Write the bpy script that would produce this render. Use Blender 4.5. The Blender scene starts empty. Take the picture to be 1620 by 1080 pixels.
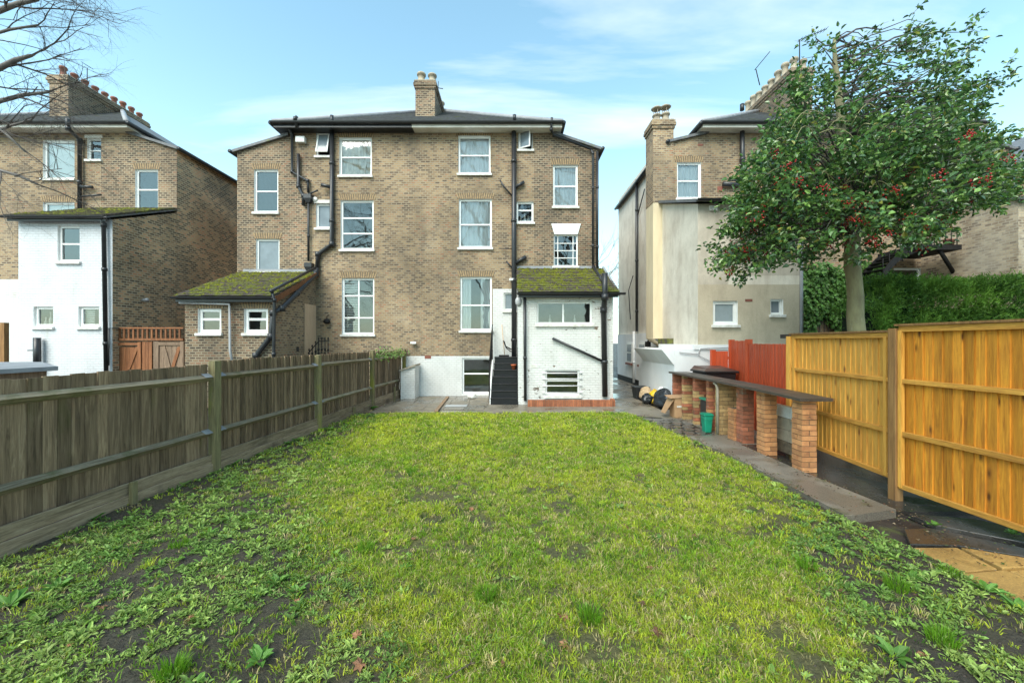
import bpy, math, random
import numpy as np
from mathutils import Vector, Matrix
rad = math.radians
random.seed(7)
scene = bpy.context.scene
C = scene.collection

# ------------------------------------------------------------------ camera
F, H = 620.0, 1.95            # focal length in photo pixels, eye height in metres
cam_d = bpy.data.cameras.new('camera'); cam = bpy.data.objects.new('camera', cam_d); C.objects.link(cam)
cam_d.sensor_width = 36.0; cam_d.lens = F / 1620 * 36; cam_d.clip_start = 0.05; cam_d.clip_end = 2000
cam.location = (0, 0, H); cam.rotation_euler = (rad(90), 0, 0)
scene.camera = cam

# ------------------------------------------------------------------ sky, sun, exposure
SUN_EL, SUN_AZ = rad(46), rad(208)      # azimuth clockwise from +Y: behind the camera, a little to the left
w = bpy.data.worlds.new('World'); scene.world = w; w.use_nodes = True
N = w.node_tree.nodes; L = w.node_tree.links
for n in list(N): N.remove(n)
def wn(t, **k):
    n = N.new(t)
    for a, b in k.items(): setattr(n, a, b)
    return n
out = wn('ShaderNodeOutputWorld'); bg = wn('ShaderNodeBackground'); sky = wn('ShaderNodeTexSky')
sky.sky_type = 'NISHITA'; sky.sun_disc = False; sky.sun_elevation = SUN_EL; sky.sun_rotation = SUN_AZ
sky.air_density = 1.0; sky.dust_density = 0.6; sky.ozone_density = 1.6
tc = wn('ShaderNodeTexCoord')
sep = wn('ShaderNodeSeparateXYZ'); L.new(tc.outputs['Generated'], sep.inputs[0])
def wmath(op, a, b=None, clamp=False):
    n = wn('ShaderNodeMath', operation=op); n.use_clamp = clamp
    for i, x in enumerate((a, b)):
        if x is None: continue
        if isinstance(x, (int, float)): n.inputs[i].default_value = x
        else: L.new(x, n.inputs[i])
    return n.outputs[0]
# thin cirrus on a flat layer high above: direction divided by its height
zz = wmath('MAXIMUM', wmath('ADD', sep.outputs['Z'], 0.12), 0.05)
cx = wmath('DIVIDE', sep.outputs['X'], zz); cy = wmath('DIVIDE', sep.outputs['Y'], zz)
comb = wn('ShaderNodeCombineXYZ'); L.new(cx, comb.inputs[0]); L.new(cy, comb.inputs[1])
mp = wn('ShaderNodeMapping'); mp.inputs['Rotation'].default_value = (0, 0, rad(-28)); mp.inputs['Scale'].default_value = (0.42, 1.5, 1)
mp.inputs['Location'].default_value = (0.35, 0.9, 0)
L.new(comb.outputs[0], mp.inputs[0])
nz = wn('ShaderNodeTexNoise'); nz.inputs['Scale'].default_value = 1.1; nz.inputs['Detail'].default_value = 7
nz.inputs['Roughness'].default_value = 0.55; nz.inputs['Distortion'].default_value = 0.5
L.new(mp.outputs[0], nz.inputs['Vector'])
cr = wn('ShaderNodeValToRGB'); cr.color_ramp.elements[0].position = 0.53; cr.color_ramp.elements[1].position = 0.80
cr.color_ramp.elements[0].color = (0, 0, 0, 1); cr.color_ramp.elements[1].color = (0.8, 0.8, 0.8, 1)
L.new(nz.outputs['Fac'], cr.inputs[0])
# pale haze thickening towards the horizon
hz = wmath('MULTIPLY', wmath('POWER', wmath('SUBTRACT', 1.0, wmath('MAXIMUM', sep.outputs['Z'], 0.0), True), 4.0), 0.62)
fac = wmath('ADD', wmath('MAXIMUM', cr.outputs[0], hz), 0.05, True)
mul = wn('ShaderNodeMixRGB', blend_type='MULTIPLY'); mul.inputs[0].default_value = 1.0
L.new(sky.outputs[0], mul.inputs[1]); mul.inputs[2].default_value = (1.08, 1.46, 1.2, 1)
mx = wn('ShaderNodeMixRGB'); L.new(fac, mx.inputs[0]); L.new(mul.outputs[0], mx.inputs[1]); mx.inputs[2].default_value = (5.5, 5.65, 5.65, 1)
L.new(mx.outputs[0], bg.inputs[0]); bg.inputs[1].default_value = 0.081
L.new(bg.outputs[0], out.inputs[0])
sun_d = bpy.data.lights.new('sun', 'SUN'); sun = bpy.data.objects.new('sun', sun_d); C.objects.link(sun)
sun_d.energy = 1.5; sun_d.angle = rad(44); sun_d.color = (1.0, 0.925, 0.82)
sun.rotation_euler = (rad(90) - SUN_EL, 0, -SUN_AZ + math.pi); sun.location = (-6, -12, 20)
vs = scene.view_settings; vs.view_transform = 'Standard'; vs.look = 'None'; vs.gamma = 1.0; vs.use_curve_mapping = False
vs.exposure = 1.88
scene.cycles.use_denoising = True
scene.cycles.max_bounces = 6; scene.cycles.transparent_max_bounces = 12
scene.cycles.sample_clamp_indirect = 6.0

# ------------------------------------------------------------------ helpers
def X(u, Y): return (u - 810.0) / F * Y
def Z(v, Y): return H + (540.0 - v) / F * Y
def P(u, v, Y): return (X(u, Y), Y, Z(v, Y))
def G(u, v, z=0.0):                      # pixel on the ground
    Y = (H - z) * F / (v - 540.0); return (X(u, Y), Y, z)

WL = {}
def wloc(o): return WL.get(o.name, Vector((0, 0, 0))) if o else Vector((0, 0, 0))
def thing(name, label, cat, loc=(0, 0, 0), group=None, kind=None):
    o = bpy.data.objects.new(name, None); C.objects.link(o); o.location = loc
    o.empty_display_size = 0.2; WL[o.name] = Vector(loc)
    tag(o, label, cat, group, kind); return o
def tag(o, label=None, cat=None, group=None, kind=None):
    if label: o['label'] = label
    if cat: o['category'] = cat
    if group: o['group'] = group
    if kind: o['kind'] = kind
    return o
def link(name, me, parent=None, loc=(0, 0, 0), rot=None):
    """link a mesh; loc is in world coordinates"""
    o = bpy.data.objects.new(name, me); C.objects.link(o)
    WL[o.name] = Vector(loc)
    if parent: o.parent = parent
    o.location = Vector(loc) - wloc(parent)
    if rot: o.rotation_euler = rot
    return o

class MB:
    def __init__(s): s.v = []; s.f = []; s.m = []; s.s = []
    def add(s, vs, fs, m=0, smooth=False):
        b = len(s.v); s.v += [tuple(p) for p in vs]
        for f in fs: s.f.append([b + i for i in f]); s.m.append(m); s.s.append(smooth)
    def poly(s, pts, m=0): s.add(pts, [list(range(len(pts)))], m)
    def box(s, x0, x1, y0, y1, z0, z1, m=0):
        v = [(x0,y0,z0),(x1,y0,z0),(x1,y1,z0),(x0,y1,z0),(x0,y0,z1),(x1,y0,z1),(x1,y1,z1),(x0,y1,z1)]
        s.add(v, [(0,3,2,1),(4,5,6,7),(0,1,5,4),(1,2,6,5),(2,3,7,6),(3,0,4,7)], m)
    def obox(s, c, ax, ay, az, m=0):         # oriented box: centre and three half-axis vectors
        c, ax, ay, az = Vector(c), Vector(ax), Vector(ay), Vector(az)
        v = [c + a*ax + b*ay + d*az for d in (-1, 1) for a, b in ((-1,-1),(1,-1),(1,1),(-1,1))]
        s.add(v, [(0,3,2,1),(4,5,6,7),(0,1,5,4),(1,2,6,5),(2,3,7,6),(3,0,4,7)], m)
    def prism(s, pts, d, m=0):               # polygon extruded by vector d
        n = len(pts); d = Vector(d); a = [Vector(p) for p in pts]; b = [p + d for p in a]
        s.add(a + b, [list(range(n))[::-1], list(range(n, 2*n))] + [[i, (i+1) % n, n + (i+1) % n, n + i] for i in range(n)], m)
    def tube(s, path, r, n=8, m=0, cap=True):
        path = [Vector(p) for p in path]; k = len(path)
        rs = r if isinstance(r, (list, tuple)) else [r] * k
        vs = []; up = None
        for i, p in enumerate(path):
            t = (path[min(i+1, k-1)] - path[max(i-1, 0)])
            if t.length < 1e-9: t = Vector((0, 0, 1))
            t.normalize()
            if up is None:
                a = Vector((0, 0, 1)) if abs(t.z) < 0.9 else Vector((1, 0, 0)); up = (a - t * a.dot(t)).normalized()
            else:
                up = up - t * up.dot(t)
                if up.length < 1e-6: up = Vector((1, 0, 0)) - t * t.x
                up.normalize()
            w2 = t.cross(up)
            for j in range(n):
                a = 2 * math.pi * j / n; vs.append(p + rs[i] * (math.cos(a) * up + math.sin(a) * w2))
        fs = [[i*n + j, i*n + (j+1) % n, (i+1)*n + (j+1) % n, (i+1)*n + j] for i in range(k-1) for j in range(n)]
        if cap: fs += [list(range(n))[::-1], [(k-1)*n + j for j in range(n)]]
        s.add(vs, fs, m, n > 4)
    def lathe(s, c, prof, n=14, m=0):        # prof: (radius, z)
        c = Vector(c); vs = [c + Vector((r*math.cos(2*math.pi*j/n), r*math.sin(2*math.pi*j/n), z)) for r, z in prof for j in range(n)]
        k = len(prof)
        s.add(vs, [[i*n+j, i*n+(j+1) % n, (i+1)*n+(j+1) % n, (i+1)*n+j] for i in range(k-1) for j in range(n)] + [list(range(n))[::-1], [(k-1)*n+j for j in range(n)]], m, True)
    def mesh(s, name, mats):
        me = bpy.data.meshes.new(name); me.from_pydata(s.v, [], s.f)
        if not isinstance(mats, (list, tuple)): mats = [mats]
        for m in mats: me.materials.append(m)
        me.polygons.foreach_set('material_index', s.m); me.polygons.foreach_set('use_smooth', s.s)
        uv = me.uv_layers.new(name='UVMap'); me.update()
        for p in me.polygons:
            n = p.normal
            for li in p.loop_indices:
                co = me.vertices[me.loops[li].vertex_index].co
                if abs(n.z) > 0.8: q = (co.x, co.y)
                elif abs(n.x) > abs(n.y): q = (co.y + 0.11, co.z)
                else: q = (co.x, co.z)
                uv.data[li].uv = q
        return me
    def build(s, name, mats, parent=None, bevel=0.0, loc=(0, 0, 0)):
        o = link(name, s.mesh(name, mats), parent, loc)
        if bevel:
            b = o.modifiers.new('bevel', 'BEVEL'); b.width = bevel; b.segments = 2; b.limit_method = 'ANGLE'; b.angle_limit = rad(40)
        return o

def np_mesh(name, verts, faces4, faces3, mats, colors=None, smooth=True):
    me = bpy.data.meshes.new(name)
    nq, nt = len(faces4), len(faces3)
    me.vertices.add(len(verts)); me.vertices.foreach_set('co', np.asarray(verts, np.float32).ravel())
    loops = np.concatenate([np.asarray(faces4, np.int32).ravel(), np.asarray(faces3, np.int32).ravel()])
    me.loops.add(len(loops)); me.loops.foreach_set('vertex_index', loops)
    me.polygons.add(nq + nt)
    starts = np.concatenate([np.arange(nq) * 4, nq * 4 + np.arange(nt) * 3]).astype(np.int32)
    me.polygons.foreach_set('loop_start', starts)
    me.polygons.foreach_set('use_smooth', np.full(nq + nt, smooth))
    if colors is not None:
        ca = me.color_attributes.new('Col', 'FLOAT_COLOR', 'POINT')
        c4 = np.ones((len(verts), 4), np.float32); c4[:, :3] = colors; ca.data.foreach_set('color', c4.ravel())
    for m in (mats if isinstance(mats, (list, tuple)) else [mats]): me.materials.append(m)
    me.update(); me.validate(); return me

def vnoise(x, y, scale, seed):
    r = np.random.RandomState(seed).rand(128, 128)
    fx, fy = np.asarray(x) * scale + 1000, np.asarray(y) * scale + 1000
    ix, iy = np.floor(fx).astype(int), np.floor(fy).astype(int); tx, ty = fx - ix, fy - iy
    tx, ty = tx*tx*(3-2*tx), ty*ty*(3-2*ty)
    g = lambda a, b: r[a % 128, b % 128]
    return (g(ix,iy)*(1-tx)+g(ix+1,iy)*tx)*(1-ty)+(g(ix,iy+1)*(1-tx)+g(ix+1,iy+1)*tx)*ty
def unit(a): return a / np.maximum(np.linalg.norm(a, axis=1, keepdims=True), 1e-9)

def leaves_mesh(name, pos, d, nrm, ln, wd, col, mat, fold=0.25):
    """folded six-sided leaves; pos base point, d direction, nrm upper side"""
    n = len(pos); d = unit(d); s_ = unit(np.cross(d, nrm)); up = np.cross(s_, d)
    ln = ln[:, None]; wd = wd[:, None]
    b = pos; t = pos + d*ln - up*ln*0.12
    l1 = pos + d*ln*.32 + s_*wd*.5 + up*wd*fold; l2 = pos + d*ln*.72 + s_*wd*.36 + up*wd*fold*.7
    r1 = pos + d*ln*.32 - s_*wd*.5 + up*wd*fold; r2 = pos + d*ln*.72 - s_*wd*.36 + up*wd*fold*.7
    v = np.stack([b, l1, l2, t, r2, r1], 1).reshape(-1, 3)
    k = np.arange(n)[:, None] * 6
    q = np.concatenate([k + np.array([[0, 3, 2, 1]]), k + np.array([[0, 5, 4, 3]])])
    return np_mesh(name, v, q, np.zeros((0, 3), int), mat, np.repeat(col, 6, 0), smooth=False)

def blades_mesh(name, pos, d, ln, wd, col, mat, bend=0.5, rng=None):
    """grass blades: d leaning direction (x, y), bend outward"""
    n = len(pos); ang = rng.rand(n) * 2 * np.pi
    s_ = np.stack([np.cos(ang), np.sin(ang), np.zeros(n)], 1)
    lean = np.concatenate([d, np.zeros((n, 1))], 1); upv = np.array([[0, 0, 1.0]])
    ln = ln[:, None]; wd = wd[:, None]
    m = pos + upv*ln*.6 + lean*ln*.35; t = pos + upv*ln*(1-.35*bend) + lean*ln*(.6+.6*bend)
    v = np.stack([pos - s_*wd*.5, pos + s_*wd*.5, m + s_*wd*.42, m - s_*wd*.42, t], 1).reshape(-1, 3)
    k = np.arange(n)[:, None] * 5
    c = np.repeat(col, 5, 0)
    return np_mesh(name, v, k + np.array([[0, 1, 2, 3]]), k + np.array([[3, 2, 4]]), mat, c, smooth=False)

# ------------------------------------------------------------------ materials
def newmat(name):
    m = bpy.data.materials.new(name); m.use_nodes = True
    nt = m.node_tree; b = nt.nodes['Principled BSDF']; return m, nt, b
class NT:
    def __init__(s, nt): s.nt = nt
    def n(s, t, **k):
        n = s.nt.nodes.new(t)
        for a, b in k.items(): setattr(n, a, b)
        return n
    def l(s, a, b): s.nt.links.new(a, b)
    def noise(s, vec, scale, detail=4, rough=.55, dist=0):
        n = s.n('ShaderNodeTexNoise'); n.inputs['Scale'].default_value = scale; n.inputs['Detail'].default_value = detail
        n.inputs['Roughness'].default_value = rough; n.inputs['Distortion'].default_value = dist
        if vec is not None: s.l(vec, n.inputs['Vector'])
        return n.outputs['Fac']
    def ramp(s, fac, stops):
        n = s.n('ShaderNodeValToRGB'); e = n.color_ramp.elements
        while len(e) < len(stops): e.new(.5)
        for i, (p, c) in enumerate(stops):
            e[i].position = p; e[i].color = (*c, 1) if not isinstance(c, (int, float)) else (c, c, c, 1)
        s.l(fac, n.inputs[0]); return n.outputs[0]
    def mix(s, fac, a, b, mode='MIX'):
        n = s.n('ShaderNodeMixRGB', blend_type=mode)
        for i, x in ((0, fac), (1, a), (2, b)):
            if isinstance(x, (int, float)): n.inputs[i].default_value = x if i == 0 else (x, x, x, 1)
            elif isinstance(x, tuple): n.inputs[i].default_value = (*x, 1)
            else: s.l(x, n.inputs[i])
        return n.outputs[0]
    def math(s, op, a, b=0.0, clamp=False):
        n = s.n('ShaderNodeMath', operation=op); n.use_clamp = clamp
        for i, x in enumerate((a, b)):
            if isinstance(x, (int, float)): n.inputs[i].default_value = x
            else: s.l(x, n.inputs[i])
        return n.outputs[0]
    def bump(s, h, strength, dist, bsdf):
        n = s.n('ShaderNodeBump'); n.inputs['Strength'].default_value = strength; n.inputs['Distance'].default_value = dist
        s.l(h, n.inputs['Height']); s.l(n.outputs[0], bsdf.inputs['Normal'])
    def coord(s, stretch=(1, 1, 1), rand=True, which='Object'):
        t = s.n('ShaderNodeTexCoord'); v = t.outputs[which]
        if rand:
            oi = s.n('ShaderNodeObjectInfo'); m = s.math('MULTIPLY', oi.outputs['Random'], 57.0)
            a = s.n('ShaderNodeVectorMath', operation='ADD'); s.l(v, a.inputs[0]); s.l(m, a.inputs[1]); v = a.outputs[0]
        mp = s.n('ShaderNodeMapping'); mp.inputs['Scale'].default_value = stretch; s.l(v, mp.inputs[0])
        return mp.outputs[0]

def M_(name, c1, c2=None, rough=.7, scale=5, bump=.15, bscale=40, bdist=.01, stretch=(1, 1, 1), rand=0.0, rand_off=False, spots=None, spec=.5, metal=0, r2=None):
    """plain mottled material; rand varies brightness per object; spots = (colour, scale, threshold)"""
    m, nt, b = newmat(name); t = NT(nt); v = t.coord(stretch, rand_off)
    c2 = c2 or tuple(x * .7 for x in c1)
    f = t.noise(v, scale, 6, .6)
    col = t.ramp(f, [(.32, c2), (.68, c1)])
    if spots:
        for sc_, ss, th in (spots if isinstance(spots, list) else [spots]):
            g = t.ramp(t.noise(v, ss, 6, .62, .3), [(th, 0.0), (th + .12, 1.0)]); col = t.mix(g, col, sc_)
    if rand:
        oi = t.n('ShaderNodeObjectInfo'); k = t.math('ADD', t.math('MULTIPLY', oi.outputs['Random'], 2*rand), 1-rand)
        h = t.n('ShaderNodeHueSaturation'); t.l(k, h.inputs['Value']); t.l(col, h.inputs['Color']); col = h.outputs[0]
    t.l(col, b.inputs['Base Color']); b.inputs['Roughness'].default_value = rough
    if r2 is not None: t.l(t.ramp(t.noise(v, scale*.6, 4), [(.4, rough), (.6, r2)]), b.inputs['Roughness'])
    b.inputs['Specular IOR Level'].default_value = spec; b.inputs['Metallic'].default_value = metal
    if bump: t.bump(t.noise(v, bscale, 4, .6), bump, bdist, b)
    return m

def brick_mat(name, stops, mortar, msize=.010, stains=None, paint=None, bw=.172, bh=.075):
    m, nt, b = newmat(name); t = NT(nt)
    v = t.coord((1, 1, 1), False, 'UV')
    # a little wander so the courses are not ruler straight
    n0 = t.n('ShaderNodeTexNoise'); n0.inputs['Scale'].default_value = 1.3; t.l(v, n0.inputs['Vector'])
    vm = t.n('ShaderNodeVectorMath', operation='SCALE'); vs_ = t.n('ShaderNodeVectorMath', operation='SUBTRACT')
    t.l(n0.outputs['Color'], vs_.inputs[0]); vs_.inputs[1].default_value = (.5, .5, .5)
    t.l(vs_.outputs[0], vm.inputs[0]); vm.inputs['Scale'].default_value = .03
    va = t.n('ShaderNodeVectorMath', operation='ADD'); t.l(v, va.inputs[0]); t.l(vm.outputs[0], va.inputs[1]); v2 = va.outputs[0]
    bt = t.n('ShaderNodeTexBrick'); t.l(v2, bt.inputs['Vector'])
    for k, x in (('Scale', 1.0), ('Mortar Size', msize), ('Mortar Smooth', .15), ('Bias', 0.0), ('Brick Width', bw), ('Row Height', bh)): bt.inputs[k].default_value = x
    bt.inputs['Color1'].default_value = (0, 0, 0, 1); bt.inputs['Color2'].default_value = (1, 1, 1, 1); bt.inputs['Mortar'].default_value = (.5, .5, .5, 1)
    bt.offset = .5
    big = t.noise(v, .55, 5, .6); mid = t.noise(v, 7.0, 5, .65)
    # brick's own random value pushed about by large weathering patches
    k = t.math('ADD', t.math('ADD', bt.outputs['Color'], t.math('MULTIPLY', t.math('SUBTRACT', big, .5), .9)), t.math('MULTIPLY', t.math('SUBTRACT', mid, .5), .25))
    col = t.ramp(k, stops)
    mort = t.mix(t.noise(v, 2.5, 4), mortar, tuple(x*.62 for x in mortar))
    col = t.mix(bt.outputs['Fac'], col, mort)
    shift = t.ramp(t.noise(v, .33, 6, .62, .5), [(.3, .5), (.5, .86), (.72, 1.25)])
    col = t.mix(1.0, col, shift, 'MULTIPLY')
    if stains:
        for sc_, ss, th, am, st in stains:
            vv = t.coord(st, False, 'UV')
            g = t.math('MULTIPLY', t.ramp(t.noise(vv, ss, 6, .6, .4), [(th, 0.0), (th+.2, 1.0)]), am); col = t.mix(g, col, sc_)
    if paint:
        pc, th = paint
        vv = t.coord((1, 2.2, 1), False, 'UV')
        fl = t.math('ADD', t.noise(vv, 3.2, 8, .7), t.math('MULTIPLY', t.noise(v, .5, 2), .35))
        g = t.ramp(fl, [(th, 0.0), (th+.025, 1.0)])
        g = t.math('SUBTRACT', g, t.math('MULTIPLY', bt.outputs['Fac'], .2), True)
        dirt = t.ramp(t.noise(t.coord((1.3, .7, 1), False, 'UV'), 1.4, 7, .65), [(.40, pc), (.62, tuple(x*.88 for x in pc)), (.8, (.5,.5,.41))])
        col = t.mix(g, col, dirt)
    t.l(col, b.inputs['Base Color']); b.inputs['Roughness'].default_value = .85; b.inputs['Specular IOR Level'].default_value = .3
    h = t.math('ADD', t.math('MULTIPLY', t.math('SUBTRACT', 1.0, bt.outputs['Fac']), 1.0), t.math('MULTIPLY', t.noise(v, 55, 4, .65), .45))
    t.bump(h, .55 if not paint else .8, .012, b)
    return m

STOCK = [(0.0, (.125,.086,.062)), (.15, (.18,.12,.08)), (.35, (.25,.164,.1)), (.62, (.34,.228,.13)), (.86, (.40,.28,.16)), (1.0, (.345,.175,.1))]
STOCK_D = [(0.0, (.07,.052,.042)), (.3, (.115,.079,.057)), (.55, (.185,.121,.08)), (.8, (.29,.194,.118)), (1.0, (.30,.155,.095))]
STOCK_P = [(0.0, (.2,.15,.11)), (.3, (.34,.25,.17)), (.7, (.5,.39,.26)), (1.0, (.56,.44,.3))]
MORT = (.42, .345, .24)
soot = ((.1,.085,.07), .8, .5, .45, (1.6, .45, 1))
MAT = {}
MAT['brick'] = brick_mat('stock_brick', STOCK, MORT, .0145, [soot, ((.5,.42,.31), .6, .58, .35, (1, 1, 1))])
MAT['brick_pale'] = brick_mat('stock_brick_pale', STOCK_P, (.55,.47,.36), .0125, [((.62,.55,.44), .7, .5, .5, (1, 1, 1))])
MAT['brick_dark'] = brick_mat('stock_brick_sooty', STOCK_D, MORT, .0145, [((.09,.075,.06), .7, .5, .4, (1.5, .5, 1))])
STOCK_S = [(p, (c[0]*2.0, c[1]*1.85, c[2]*1.6)) for p, c in STOCK_D]
MAT['brick_side'] = brick_mat('stock_brick_flank', STOCK_S, (.60,.50,.34), .0135, [((.5,.4,.25), .8, .55, .35, (2, .6, 1))])
MAT['brick_white'] = brick_mat('painted_brick', STOCK_D, (.3,.27,.22), .008, None, ((.70,.70,.68), .44))
MAT['brick_white_flaky'] = brick_mat('painted_brick_flaking', STOCK_D, (.3,.27,.22), .008, None, ((.74,.735,.71), .53))
MAT['brick_white_clean'] = brick_mat('painted_brick_fresh', STOCK_D, (.3,.27,.22), .008, None, ((.66,.68,.71), .3))
def render_mat(name, c, c2, st):
    m, nt, b = newmat(name); t = NT(nt); v = t.coord((1, 1, 1), False, 'UV'); vv = t.coord((1.5, .5, 1), False, 'UV')
    col = t.ramp(t.noise(v, 1.1, 8, .65, .3), [(.33, c2), (.66, c)])
    col = t.mix(t.math('MULTIPLY', t.ramp(t.noise(vv, 1.6, 7, .65), [(.48, 0.0), (.75, 1.0)]), .75), col, st)
    crack = t.ramp(t.noise(v, 3.2, 3, .5, 1.5), [(.492, 0.0), (.5, 1.0), (.508, 0.0)])
    col = t.mix(t.math('MULTIPLY', crack, .3), col, tuple(x*.45 for x in c))
    col = t.mix(t.math('MULTIPLY', t.ramp(t.noise(v, 26, 4, .7), [(.45, 0.0), (.7, 1.0)]), .25), col, tuple(x*.6 for x in c))
    t.l(col, b.inputs['Base Color']); b.inputs['Roughness'].default_value = .9
    t.bump(t.noise(v, 30, 6, .6), .3, .01, b); return m
MAT['render_beige'] = render_mat('render_beige', (.55,.475,.355), (.46,.39,.29), (.33,.275,.2))
MAT['render_pale'] = render_mat('render_pale', (.62,.555,.46), (.44,.385,.31), (.30,.255,.205))
MAT['render_grey'] = render_mat('render_grey', (.76,.70,.60), (.60,.54,.45), (.40,.33,.26))
MAT['render_cream'] = M_('render_cream', (.68,.58,.40), (.56,.47,.32), rough=.85, scale=2, stretch=(2, 2, .4))
MAT['render_white'] = M_('render_white', (.83,.84,.85), (.72,.73,.74), rough=.8, scale=1.2, bump=.12, bscale=14, stretch=(1.5, 1.5, .6))
MAT['white'] = M_('white_paint', (.84,.84,.83), (.76,.76,.74), rough=.4, scale=3, bump=.04)
MAT['sill'] = M_('painted_sill', (.80,.79,.76), (.55,.52,.47), rough=.6, scale=5, bump=.1, stretch=(1.5, 1, 1))
MAT['soffit'] = M_('painted_soffit', (.74,.71,.65), (.55,.52,.45), rough=.7, scale=2)
MAT['black'] = M_('black_plastic', (.018,.019,.022), (.03,.031,.034), rough=.38, scale=4, bump=.06, bscale=20)
MAT['black_iron'] = M_('black_iron', (.008,.008,.009), (.018,.016,.015), rough=.7, scale=9, bump=.15, spec=.25)
MAT['grey_plastic'] = M_('grey_plastic', (.45,.45,.46), (.36,.36,.37), rough=.4)
MAT['lead'] = M_('lead_flashing', (.33,.34,.36), (.22,.225,.24), rough=.55, scale=4, bump=.15, bscale=12)
MAT['slate'] = M_('roof_slate', (.16,.165,.175), (.09,.092,.098), rough=.6, scale=7, bump=.3, bscale=25, spots=((.12,.14,.05), 3.0, .58))
MAT['tile'] = M_('mossy_tile', (.10,.075,.06), (.05,.042,.036), rough=.85, scale=9, bump=.4, bscale=50, spots=[((.12,.13,.02), 3.5, .46), ((.2,.2,.16), 11.0, .68)])
MAT['moss'] = M_('moss', (.21,.215,.024), (.085,.095,.016), rough=1.0, scale=4, bump=.8, bscale=90, bdist=.02, spec=.1)
MAT['terracotta'] = M_('terracotta', (.30,.11,.07), (.17,.07,.05), rough=.75, scale=6, spots=((.06,.05,.045), 4.0, .62))
MAT['pot_buff'] = M_('buff_clay', (.42,.36,.26), (.27,.23,.18), rough=.8, scale=6, spots=((.12,.11,.09), 4.0, .6))
MAT['clay_red'] = M_('clay_airbrick', (.26,.09,.06), (.18,.07,.05), rough=.8, scale=12)
MAT['voussoir'] = M_('gauged_brick', (.40,.28,.15), (.2,.135,.08), rough=.85, scale=11, bump=.3, bscale=45)
MAT['mortar'] = M_('lime_mortar', (.42,.37,.29), (.3,.26,.2), rough=.95, scale=16, bump=.4, bscale=60)
MAT['joint_dark'] = M_('dirty_joint', (.14,.11,.08), (.08,.065,.05), rough=.95, scale=16)
MAT['curtain'] = M_('net_curtain', (.82,.83,.84), (.72,.73,.75), rough=.9, scale=4, stretch=(8, 1, .6), bump=0)
MAT['curtain_cream'] = M_('patterned_curtain', (.74,.68,.57), (.42,.36,.28), rough=.9, scale=5, stretch=(2.5, 1, .8), bump=0)
MAT['blind'] = M_('blind', (.82,.82,.80), (.72,.72,.70), rough=.7, scale=3, bump=0)
MAT['interior'] = M_('room_paint', (.30,.28,.25), (.22,.2,.18), rough=.9, scale=2, bump=0)
MAT['frosted'] = M_('frosted_glass', (.22,.26,.29), (.16,.19,.215), rough=.12, scale=2, bump=.05, bscale=80)
def glass_mat():
    m, nt, b = newmat('window_glass'); t = NT(nt); nt.nodes.remove(b)
    g = t.n('ShaderNodeBsdfGlossy'); g.inputs['Roughness'].default_value = .015; g.inputs['Color'].default_value = (.93,.96,.97,1)
    tr = t.n('ShaderNodeBsdfTransparent'); tr.inputs['Color'].default_value = (.9,.93,.92,1)
    lw = t.n('ShaderNodeFresnel'); lw.inputs['IOR'].default_value = 1.55
    v = t.coord((1, 1, 1), True); bp = t.n('ShaderNodeBump'); bp.inputs['Strength'].default_value = .06; bp.inputs['Distance'].default_value = .05
    t.l(t.noise(v, 1.6, 2), bp.inputs['Height']); t.l(bp.outputs[0], g.inputs['Normal'])
    f = t.math('ADD', t.math('MULTIPLY', lw.outputs[0], 1.6), .05, True)      # two sheets of a double-glazed unit
    mx_ = t.n('ShaderNodeMixShader'); t.l(f, mx_.inputs[0]); t.l(tr.outputs[0], mx_.inputs[1]); t.l(g.outputs[0], mx_.inputs[2])
    t.l(mx_.outputs[0], nt.nodes['Material Output'].inputs['Surface']); return m
MAT['glass'] = glass_mat()
def foliage_mat(name, rough=.5, trans=.25, spec=.4):
    m, nt, b = newmat(name); t = NT(nt)
    a = t.n('ShaderNodeVertexColor'); a.layer_name = 'Col'
    t.l(a.outputs[0], b.inputs['Base Color']); b.inputs['Roughness'].default_value = rough; b.inputs['Specular IOR Level'].default_value = spec
    tl = t.n('ShaderNodeBsdfTranslucent'); t.l(a.outputs[0], tl.inputs['Color'])
    mx_ = t.n('ShaderNodeMixShader'); mx_.inputs[0].default_value = trans
    t.l(b.outputs[0], mx_.inputs[1]); t.l(tl.outputs[0], mx_.inputs[2]); t.l(mx_.outputs[0], nt.nodes['Material Output'].inputs['Surface'])
    return m
MAT['grass'] = foliage_mat('grass_blades', .55, .38, .3)
MAT['leaf_gloss'] = foliage_mat('glossy_leaves', .3, .2, .8)
MAT['leaf'] = foliage_mat('soft_leaves', .5, .2, .35)
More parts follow.
